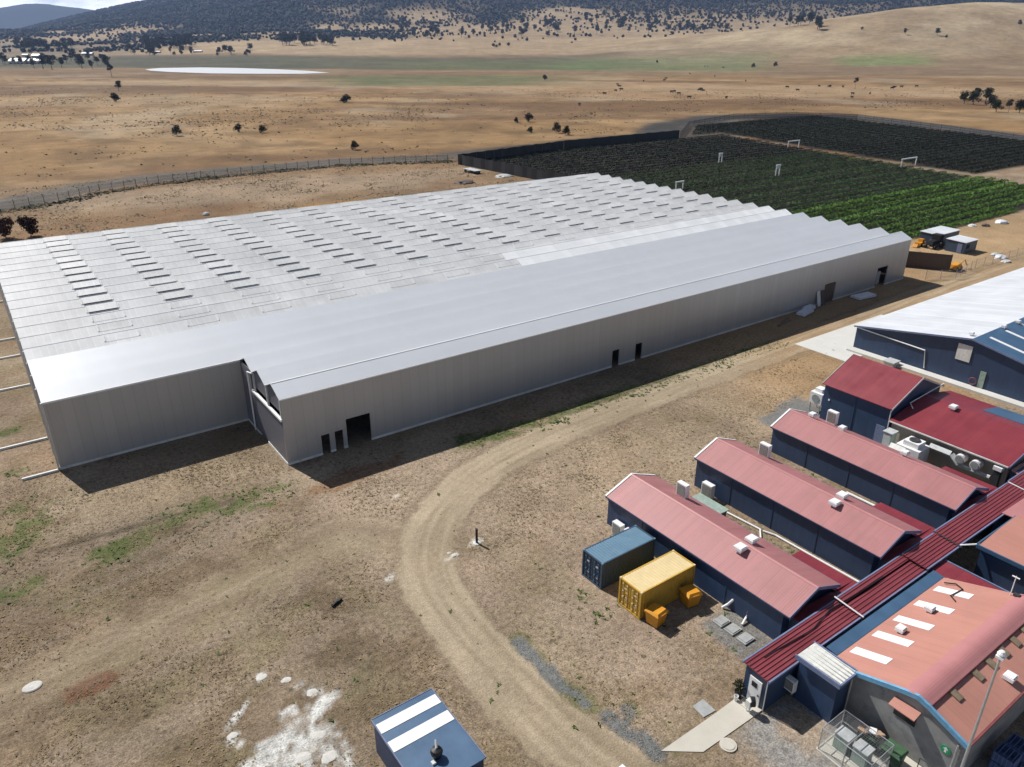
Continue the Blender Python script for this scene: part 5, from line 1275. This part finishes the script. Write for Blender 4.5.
# ================================================================== trees
def leaf_cloud(rr, n, centers, size):
    c = np.array([centers[k] for k in rr.randint(0, len(centers), n)])
    d = rr.normal(size=(n, 3)); d /= np.linalg.norm(d, axis=1)[:, None]
    p = c[:, :3]+d*(c[:, 3:4]*rr.uniform(.35, 1, n)[:, None]**.5)*np.array([1, 1, .72])
    q = rr.normal(size=(n, 3)); q /= np.linalg.norm(q, axis=1)[:, None]
    e = np.cross(q, rr.normal(size=(n, 3))); e /= np.linalg.norm(e, axis=1)[:, None]+1e-9
    s = size*rr.uniform(.6, 1.3, n)[:, None]
    return np.stack([p-e*s*.4, p+q*s*.5-e*s*.3, p+q*s, p+q*s*.5+e*s*.4], 1).reshape(-1, 3)
def make_tree(seed, h, spread, trunk_h, n, leaf, bark, nclump=9, size=.5):
    rr = np.random.RandomState(seed); cen = []
    tk = MB(); top = Vector((rr.uniform(-.3,.3), rr.uniform(-.3,.3), trunk_h))
    tk.tube([(0,0,-.3),(top.x*.5,top.y*.5,trunk_h*.55),top], .26*h/8, 7, r2=.17*h/8)
    for k in range(nclump):
        a = rr.uniform(0, 6.28); r = spread*rr.uniform(.25, .8); z = trunk_h+(h-trunk_h)*rr.uniform(.15, .82)
        r *= 1-.5*(z-trunk_h)/(h-trunk_h)
        c = (r*math.cos(a), r*math.sin(a), z); cen.append((*c, spread*rr.uniform(.28, .46)))
        tk.tube([top, Vector(c)*.6+top*.4+Vector((0,0,.2)), c], .10*h/8, 5, r2=.03*h/8)
    cen.append((0,0,h*.8,spread*.4))
    return quad_soup('crown', leaf_cloud(rr, n, cen, size), M[leaf]), tk, bark
protos = []
for nm, args in (('gum_tree', (1, 9, 4.0, 2.6, 900, 'leaf_tree', 'bark', 10, .75)), ('gum_tree', (2, 10, 3.4, 3.6, 800, 'leaf_grey', 'bark_pale', 8, .7)), ('gum_tree', (3, 8, 4.4, 2.0, 950, 'leaf_tree', 'bark', 11, .8)),
                 ('round_bush', (4, 4.4, 2.5, .5, 900, 'leaf_bush', 'bark', 12, .45)), ('round_bush', (5, 4.0, 2.1, .4, 800, 'leaf_bush', 'bark', 10, .45)), ('gum_tree', (6, 11, 3.0, 5.2, 700, 'leaf_grey', 'bark_pale', 6, .7))):
    cr, tk, bk = make_tree(*args); me = None
    o = tk.build('trunk', M[bk]); me = o.data; bpy.data.objects.remove(o)
    protos.append((nm, cr, me))
cr, tk, bk = make_tree(9, 4.2, 2.6, .4, 1100, 'leaf_red', 'bark', 12, .5); o = tk.build('trunk', M[bk]); me = o.data; bpy.data.objects.remove(o); protos.append(('round_bush', cr, me))
def place_tree(k, px, py, s, label, group=None, flat=False):
    if flat: x, y = at(px, py); z = 0
    else: x, y, z = at_hill(px, py)
    nm, cr, tk = protos[k]
    t = thing(nm, label, 'bush' if k in (3,4,6) else 'tree', (x, y, z-.1), group, rnd.uniform(0, 6.28)); t.scale = (s*rnd.uniform(.9,1.1), s*rnd.uniform(.9,1.1), s)
    for n_, me in (('crown', cr), ('trunk', tk)):
        o = bpy.data.objects.new(n_, me); COL.objects.link(o); o.parent = t
lone = [(6,7,239,1.15,'left of two dark reddish shrubs beyond the greenhouse corner'),(6,31,237,1.1,'right of two dark reddish shrubs beyond the greenhouse corner'),(3,177,136,1.25,'round dark bush alone in the paddock, nearest of those left of centre'),(4,238,132,1.0,'small dark bush left of its twin in the middle paddock'),(4,263,133,1.0,'small dark bush right of its twin in the middle paddock'),(3,347,103,1.5,'dark bush by itself right of the pale dam end'),(4,343,103,1.1,'smaller bush leaning against the dark bush near the dam end'),(4,355,150,1.0,'narrow dark bush nearest the deer fence'),(0,119,91,1.0,'dark round tree below the dam at left, upper one'),(4,116,102,1.7,'small dark tree below the dam at left, lower one'),(5,112,77,1.5,'pale trunked tree standing alone left of the dam'),
 (3,529,122,1.2,'dark round bush above the black windbreak, the left large one'),(4,516,123,.8,'small bush at the left end of those above the windbreak'),(3,557,133,1.25,'dark round bush above the windbreak, taller middle one'),(4,566,135,1.1,'dark low bush above the windbreak, right one'),(4,530,133,.8,'little dark bush just above the windbreak'),
 (3,753,68,2.0,'left of two shrubs beyond the cattle'),(3,775,67,2.2,'right of two shrubs beyond the cattle'),(5,855,88,1.0,'thin tree among the cattle at right'),(4,545,80,1.6,'small bush alone in the middle of the far flat'),(4,657,63,1.5,'tiny dark bush on the far green strip'),
 (0,905,35,1.6,'left tree of a pair on the smooth grass hill'),(0,937,36,1.9,'right tree of a pair on the smooth grass hill'),(3,946,38,1.6,'low bush right of the hill tree pair'),(1,1019,28,2.0,'pale tree at the right edge on the grass hill'),(3,862,30,1.6,'small bush near the crest of the grass hill')]
for k, px, py, s, lb in lone: place_tree(k, px, py, s, lb)
for j, (k, px, py, s) in enumerate(((2,964,104,1.15),(2,973,105,1.3),(0,985,103,1.25),(2,990,108,1.1),(2,996,112,1.0),(1,1008,112,.9),(2,1019,113,1.05),(0,1026,112,1.2),(0,977,101,1.1))):
    place_tree(k, px, py, s, 'dark spreading tree in the clump at the right edge of the far paddock', 'trees in the right clump')
cl = [((282,333),(43,46),22,3.2,'dark tree in the isolated grove on the far tan field','grove on the tan field',0),((145,192),(44,50),30,3.0,'dark tree in the dense grove left of the tan field','grove behind the dam',0),
      ((18,75),(46,52),26,2.9,'dark tree in the broken line behind the white roofed houses','trees behind the houses',0),((0,110),(60,70),24,2.0,'small dark tree close round the white roofed houses','trees round the houses',0),
      ((80,260),(50,56),20,2.2,'scattered dark tree along the far edge of the dam flat','trees past the dam',0),((150,260),(52,56),14,2.0,'low tree in the line behind the dam','low trees behind the dam',3),
      ((400,560),(22,38),46,2.9,'scattered tree on the tan slope at centre','trees on the centre slope',0),((545,700),(14,36),40,3.1,'scattered tree on the tan slope right of centre','trees on the right slope',0),((640,830),(16,32),26,3.0,'scattered tree at the foot of the range behind the grass hill','trees behind the grass hill',0),((490,512),(46,48),4,2.2,'low bush in the pair on the far tan flat','low bushes on the flat',3)]
for (x0, x1), (y0, y1), n, s, lb, gp, k0 in cl:
    for j in range(n):
        place_tree(k0 if k0 else rnd.choice((0,1,2)), rnd.uniform(x0, x1), rnd.uniform(y0, y1), s*rnd.uniform(.75, 1.25), lb, gp)
# far woodland on the ranges: one mass
def woodland():
    rr = np.random.RandomState(3); n = 120000
    Y = rr.uniform(1900, 6600, n)**1.0; t = rr.uniform(-640, 640, n); X = t/828*Y
    c, s = math.cos(YAW), math.sin(YAW); x = CX+c*X+s*Y; y = CY-s*X+c*Y
    wd = sstep(2750, 3700, Y+(fbm(x/450, y/450, 80, 5)-.5)*3000+np.interp(t+512, [350, 480, 600, 850], [200, -300, -700, -450]))*(1-.85*sstep(.52, .62, fbm(x/420, y/420, 81, 5))*(1-sstep(3300, 4300, Y)))
    g = np.exp(-((Y-2350)/430)**2)*sstep(100, 260, t)
    keep = (rr.uniform(0, 1, n) < np.clip(wd+.05*(Y > 2600), 0, 1)*(.45+.55*sstep(2900, 3600, Y))) & (g < .25)
    x, y = x[keep], y[keep]; z = height(x, y); n = len(x); r = rr.uniform(3, 6.5, n)
    ph = (1+5**.5)/2
    ico = np.array([(-1,ph,0),(1,ph,0),(-1,-ph,0),(1,-ph,0),(0,-1,ph),(0,1,ph),(0,-1,-ph),(0,1,-ph),(ph,0,-1),(ph,0,1),(-ph,0,-1),(-ph,0,1)])/1.9
    fc = np.array([(0,11,5),(0,5,1),(0,1,7),(0,7,10),(0,10,11),(1,5,9),(5,11,4),(11,10,2),(10,7,6),(7,1,8),(3,9,4),(3,4,2),(3,2,6),(3,6,8),(3,8,9),(4,9,5),(2,4,11),(6,2,10),(8,6,7),(9,8,1)])
    ver = ico[None]*rr.uniform(.65, 1.3, (n, 12, 1))*np.stack([r, r, r*.95], -1)[:, None, :]
    ver += np.stack([x, y, z+r*.7], -1)[:, None, :]
    co = ver[:, fc].reshape(-1, 3)
    o = bpy.data.objects.new('woodland', quad_soup('woodland', co, M['leaf_wood'], 3)); COL.objects.link(o)
    stuff(o)
M['leaf_wood'] = leafy('range woodland', (.016,.021,.018), (.028,.035,.027), .02)
woodland()
# ================================================================== grass tufts and weeds near the camera side of the shed
def tufts(name, n, area, size, mat, dens, seed, blades=3):
    rr = np.random.RandomState(seed); x = rr.uniform(area[0], area[1], n); y = rr.uniform(area[2], area[3], n)
    k = rr.uniform(0, 1, n) < dens(x, y); x, y = x[k], y[k]; n = len(x)
    s = size*rr.uniform(.4, 1.3, n)*(.5+vnoise(x/3, y/3, seed)); out = []
    for b in range(blades):
        a = rr.uniform(0, 6.28, n); w = s*.32; l = s*rr.uniform(.4, .9, n); hx, hy = np.cos(a), np.sin(a)
        z0 = np.zeros(n)
        p0 = np.stack([x-hy*w, y+hx*w, z0], -1); p1 = np.stack([x+hy*w, y-hx*w, z0], -1); p2 = np.stack([x+hx*l, y+hy*l, s*rr.uniform(.15, .4, n)], -1)
        out.append(np.stack([p0, p1, p2], 1))
    co = np.concatenate(out).reshape(-1, 3)
    o = bpy.data.objects.new(name, quad_soup(name, co, M[mat], 3)); COL.objects.link(o); return stuff(o)
def clear(x, y):
    k = np.ones(np.shape(x))
    k *= sstep(2.6, 4.2, pdist(x, y, ROAD)+(fbm(x/2, y/2, 5, 3)-.5)*2); k *= .12+.88*sstep(1.5, 4.5, pdist(x, y, SPUR))
    k *= np.where((y > -.3) & (x > -.2), 0, 1)*np.where((y > 12.6) & (x > -20.2), 0, 1)
    lx, ly = at(292, 728); k *= sstep(2.6, 4.6, np.hypot(x-lx, y-ly))
    for a, b, c, d in ((19.9,28,-48.5,-27),(31.6,40,-48.5,-27),(43.8,52,-48.5,-27),(11,18.5,-40.5,-31),(13.5,70,-70,-47.5),(6,14.5,-50.5,-46.5),(-8.7,-4,-44.2,-37.5),(48,72,-50,-22),(70,150,-50,-9),(10.5,26,-66,-49.5)):
        k *= np.where((x > a) & (x < b) & (y > c) & (y < d), 0, 1)
    return k
M['straw'] = leafy('dry straw', (.20,.145,.075), (.34,.26,.15), .9); M['straw_dark'] = leafy('dead brown grass', (.145,.105,.066), (.215,.16,.10), .9); M['weed_dark'] = leafy('dark weeds', (.035,.040,.018), (.075,.070,.035), .5); M['weed'] = leafy('green weed leaves', (.055,.090,.020), (.115,.145,.045), 1.1)
lump = lambda x, y, s, sc: sstep(.42, .66, fbm(x/sc, y/sc, s, 4))
tufts('dry_grass', 120000, (-30,75,-58,14), .17, 'straw', lambda x, y: clear(x, y)*(.12+.88*lump(x, y, 201, 4)), 41)
tufts('dead_grass', 80000, (-30,75,-58,14), .17, 'straw_dark', lambda x, y: clear(x, y)*(.05+.95*lump(x, y, 202, 3)*(.25+.75*sstep(8, -6, x))), 42)
def weedd(x, y):
    w = (1-sstep(.5, 2.1, pdist(x, y, WEEDLINE)+(fbm(x/.9, y/.9, 4, 3)-.5)*2.6))*.9
    for i, ((wx, wy), r) in enumerate(WEEDS): w = np.maximum(w, .45*blob(x, y, wx, wy, r*1.1, r*.7, .3, 1.2, 90+i))
    w = np.maximum(w, .5*blob(x, y, 14.5, -36.6, 3.8, .8, 0, .5, 7)); w = np.maximum(w, .6*blob(x, y, 12, -33.2, .7, 2.5, 0, .5, 8)); w = np.maximum(w, .45*blob(x, y, 29.6, -36, 1.2, 8, 0, .6, 9))
    return np.clip(w*.9+.012, 0, 1)*np.where((y > -.3) & (x > -.2), 0, 1)*np.where((y > 12.6) & (x > -20.2), 0, 1)
tufts('weeds', 70000, (-30,80,-50,34), .30, 'weed', weedd, 43)
tufts('paddock_grass', 50000, (-30,140,93,210), .55, 'straw', lambda x, y: .1+.6*lump(x, y, 203, 12), 44, 2)
def scrubd(x, y):
    X, Y = cam_xy(x, y)
    k = (.04+.96*lump(x, y, 205, 26)*lump(x, y, 206, 90))*sstep(214, 226, y)*(1-sstep(500, 900, Y))
    k *= sstep(12, 16, pdist(x, y, TRACK_A)); return k*np.where(np.abs(X) < Y*.75+30, 1, 0)
tufts('scrub', 90000, (-100,900,210,900), 1.25, 'straw_dark', scrubd, 45, 3)
def fenced(x, y):
    d = pdist(x, y, FENCE_A); return (1-sstep(1.0, 4.5, d+(fbm(x/5, y/5, 8, 3)-.5)*5))*.7
tufts('fence_weeds', 30000, (-40,140,150,205), .9, 'weed_dark', fenced, 46, 3)
def stony(x, y):
    k = 0
    for p0, p1, rw in (((4.6,-35.2),(4.6,-40.8),.7),((4.8,-41.2),(4.9,-42.6),.6),((5.4,-44.4),(5.6,-46.0),.8),((6.9,-44.6),(6.0,-45.4),.6),((6.1,-46.8),(6.0,-48.2),.9)): k = np.maximum(k, 1-sstep(rw*.5, rw*1.15, pdist(x, y, [p0, p1])))
    return np.clip(k+.02*np.where((x > 10) & (x < 18) & (y < -50.3) & (y > -60), 8, 1)*clear(x, y)+.16*np.where((x > 10.5) & (x < 14.3) & (y < -50.6) & (y > -60), 1, 0), 0, 1)
tufts('stones', 36000, (1,20,-60,-20), .13, 'gravel', stony, 47, 2)
# ================================================================== cattle, houses
def cow_mesh():
    m_ = MB()
    st = [(-1.15,1.05,.10,.12),(-1.0,1.05,.34,.36),(-.5,1.0,.36,.42),(0,.98,.40,.45),(.5,1.02,.36,.42),(.85,1.1,.26,.34),(1.15,1.18,.17,.24),(1.4,1.12,.15,.19),(1.65,.95,.10,.11),(1.72,.9,.05,.06)]
    n = 10; vs = [(x, ry*math.cos(2*math.pi*k/n), z+rz*math.sin(2*math.pi*k/n)) for x, z, ry, rz in st for k in range(n)]
    m_.add(vs, [(i*n+k, i*n+(k+1) % n, (i+1)*n+(k+1) % n, (i+1)*n+k) for i in range(len(st)-1) for k in range(n)]+[tuple(range(n-1,-1,-1)), tuple((len(st)-1)*n+k for k in range(n))])
    for x, y in ((-.85,.2),(-.85,-.2),(.7,.18),(.7,-.18)): m_.tube([(x,y,.95),(x+(-.1 if x < 0 else .03),y,.48),(x+(.0 if x < 0 else 0),y,0)], .13, 7, r2=.055)
    m_.tube([(-1.1,0,1.2),(-1.28,0,.95),(-1.3,0,.5)], .05, 5, r2=.03)
    for s in (-1, 1): m_.tube([(1.38,.12*s,1.24),(1.36,.32*s,1.26)], .06, 5, r2=.02)
    o = m_.build('cow', M['hide']); me = o.data; bpy.data.objects.remove(o); me.polygons.foreach_set('use_smooth', [True]*len(me.polygons)); return me
cow = cow_mesh()
cp = [(155,80),(150,97),(160,85),(165,93),(225,70),(285,63),(281,68),(350,50),(417,57),(440,33),(300,100),(308,99),(320,105),(348,115),(375,95),(380,92),(385,97),(448,116),(612,87),(640,95),(698,84),(725,86),(728,84),(788,105),(786,115),(835,104),(900,87),(895,90),(960,85),(920,86),(762,86),(500,70),(390,30),(397,30),(52,135),(120,105)]
for i, (zx, zy) in enumerate(cp):
    x, y, z = at_hill(560+zx/2.695, 55+zy/2.695+.8)
    o = bpy.data.objects.new('cow', cow); COL.objects.link(o); o.location = (x, y, z); o.rotation_euler = (0,0,rnd.uniform(0,6.28)); o.scale = (1.5,1.5,1.5)
    right = zx > 560
    tag(o, 'dark cow grazing in the right half of the far brown paddock' if right else 'dark cow grazing in the left half of the far brown paddock', 'cow', 'cattle in the right of the paddock' if right else 'cattle in the left of the paddock')
def house(px, py, w, d, h, label, rz, roof='white_roof'):
    x, y, z = at_hill(px, py); t = thing('farmhouse', label, 'house', (x, y, z-.3), None, rz)
    MB().prism([(-d/2,0),(d/2,0),(d/2,h),(0,h+d*.2),(-d/2,h)], 'x', -w/2, w/2).build('wall', M['cream']).parent = t
    MB().slab([(-w/2-.5,-d/2-.5,h),(w/2+.5,-d/2-.5,h),(w/2+.5,0,h+d*.22),(-w/2-.5,0,h+d*.22)], .15).slab([(-w/2-.5,0,h+d*.22),(w/2+.5,0,h+d*.22),(w/2+.5,d/2+.5,h),(-w/2-.5,d/2+.5,h)], .15).build('roof', M[roof]).parent = t
    for k in range(4): MB().box(-w/2+w*(.1+.23*k), -d/2-.06, 1, -w/2+w*(.22+.23*k), -d/2-.003, 2.3).build('window', M['dark']).parent = t
hz = .62
house(20, 64, 30, 22, 6, 'white roofed shed at far left, the larger front one', -hz); house(37, 64, 24, 18, 6, 'white roofed shed at far left, right of the larger one', -hz); house(38, 57.5, 22, 14, 5, 'small white roofed house behind the two white sheds', -hz)
house(1, 59, 16, 12, 5, 'white roofed house cut by the left edge', -hz); house(88, 55.5, 26, 12, 5, 'low pale roofed house between the white sheds and the dam', -hz, 'offwhite'); house(157, 53, 18, 8, 3.5, 'low pale building behind the dam, left one', -hz, 'offwhite'); house(198, 52.5, 22, 9, 3.5, 'low pale building behind the dam, right one', -hz, 'white_roof'); house(26, 56.5, 14, 10, 4, 'small pale house behind the larger white shed', -hz, 'offwhite')

# ================================================================== light, sky, camera
SUN_EL, SUN_AZ = 47.5, 104.8      # azimuth from +x towards +y
sun = bpy.data.lights.new('sun', 'SUN'); sun.energy = 5.0; sun.angle = R(.5); sun.color = (1, .965, .92)
so = bpy.data.objects.new('sun', sun); COL.objects.link(so)
d = Vector((math.cos(R(SUN_AZ))*math.cos(R(SUN_EL)), math.sin(R(SUN_AZ))*math.cos(R(SUN_EL)), math.sin(R(SUN_EL))))
so.rotation_euler = (-d).to_track_quat('-Z', 'Y').to_euler(); so.location = (0, 60, 80)
w = bpy.data.worlds.new('World'); SC.world = w; w.use_nodes = True
nt = w.node_tree; bg = nt.nodes['Background']
sky = nt.nodes.new('ShaderNodeTexSky'); sky.sky_type = 'NISHITA'; sky.sun_disc = False
sky.sun_elevation = R(SUN_EL); sky.sun_rotation = R(90-SUN_AZ); sky.air_density = .6; sky.dust_density = .4; sky.ozone_density = 1.0; sky.altitude = 100
tc = nt.nodes.new('ShaderNodeTexCoord')
mp = nt.nodes.new('ShaderNodeVectorMath'); mp.operation = 'MULTIPLY'; mp.inputs[1].default_value = (1, 1, 3.2); nt.links.new(tc.outputs['Generated'], mp.inputs[0])
cn = nt.nodes.new('ShaderNodeTexNoise'); cn.inputs['Scale'].default_value = 3.4; cn.inputs['Detail'].default_value = 7; cn.inputs['Roughness'].default_value = .58; nt.links.new(mp.outputs[0], cn.inputs['Vector'])
mr = nt.nodes.new('ShaderNodeMapRange'); nt.links.new(cn.outputs[0], mr.inputs[0]); mr.inputs[1].default_value = .57; mr.inputs[2].default_value = .68
sz = nt.nodes.new('ShaderNodeSeparateXYZ'); nt.links.new(tc.outputs['Generated'], sz.inputs[0])
hb = nt.nodes.new('ShaderNodeMapRange'); nt.links.new(sz.outputs[2], hb.inputs[0]); hb.inputs[1].default_value = .0; hb.inputs[2].default_value = .16; hb.inputs[3].default_value = .30; hb.inputs[4].default_value = 0
ad = nt.nodes.new('ShaderNodeMath'); ad.operation = 'ADD'; nt.links.new(cn.outputs[0], ad.inputs[0]); nt.links.new(hb.outputs[0], ad.inputs[1]); nt.links.new(ad.outputs[0], mr.inputs[0])
mx = nt.nodes.new('ShaderNodeMix'); mx.data_type = 'RGBA'; nt.links.new(mr.outputs[0], mx.inputs[0]); nt.links.new(sky.outputs[0], mx.inputs[6]); mx.inputs[7].default_value = (27, 28, 29.5, 1)
nt.links.new(mx.outputs[2], bg.inputs[0]); bg.inputs[1].default_value = .05
hm = bpy.data.materials.new('haze'); hm.use_nodes = True; ht = hm.node_tree; ht.nodes.remove(ht.nodes['Principled BSDF'])
pv = ht.nodes.new('ShaderNodeVolumePrincipled'); pv.inputs['Color'].default_value = (.42,.60,1,1); pv.inputs['Density'].default_value = .000045; pv.inputs['Anisotropy'].default_value = .2
ht.links.new(pv.outputs[0], ht.nodes['Material Output'].inputs['Volume'])
stuff(MB().box(-3700,-700,-1.2,10400,14000,1050).build('haze', hm))
cam = bpy.data.cameras.new('camera'); co = bpy.data.objects.new('camera', cam); COL.objects.link(co)
cam.sensor_width = 36; cam.sensor_fit = 'HORIZONTAL'; cam.lens = F/1024*36; cam.clip_end = 40000; cam.clip_start = .5
co.matrix_world = Matrix.Translation((CX, CY, CH)) @ Matrix.Rotation(-YAW, 4, 'Z') @ Matrix.Rotation(math.pi/2-PITCH, 4, 'X') @ Matrix.Rotation(ROLL, 4, 'Z')
SC.camera = co
vs = SC.view_settings; vs.view_transform = 'Standard'; vs.look = 'None'; vs.exposure = .2; vs.gamma = 1; vs.use_curve_mapping = False
SC.render.engine = 'CYCLES'
cy = SC.cycles; cy.max_bounces = 5; cy.diffuse_bounces = 2; cy.glossy_bounces = 2; cy.transparent_max_bounces = 12; cy.use_denoising = True
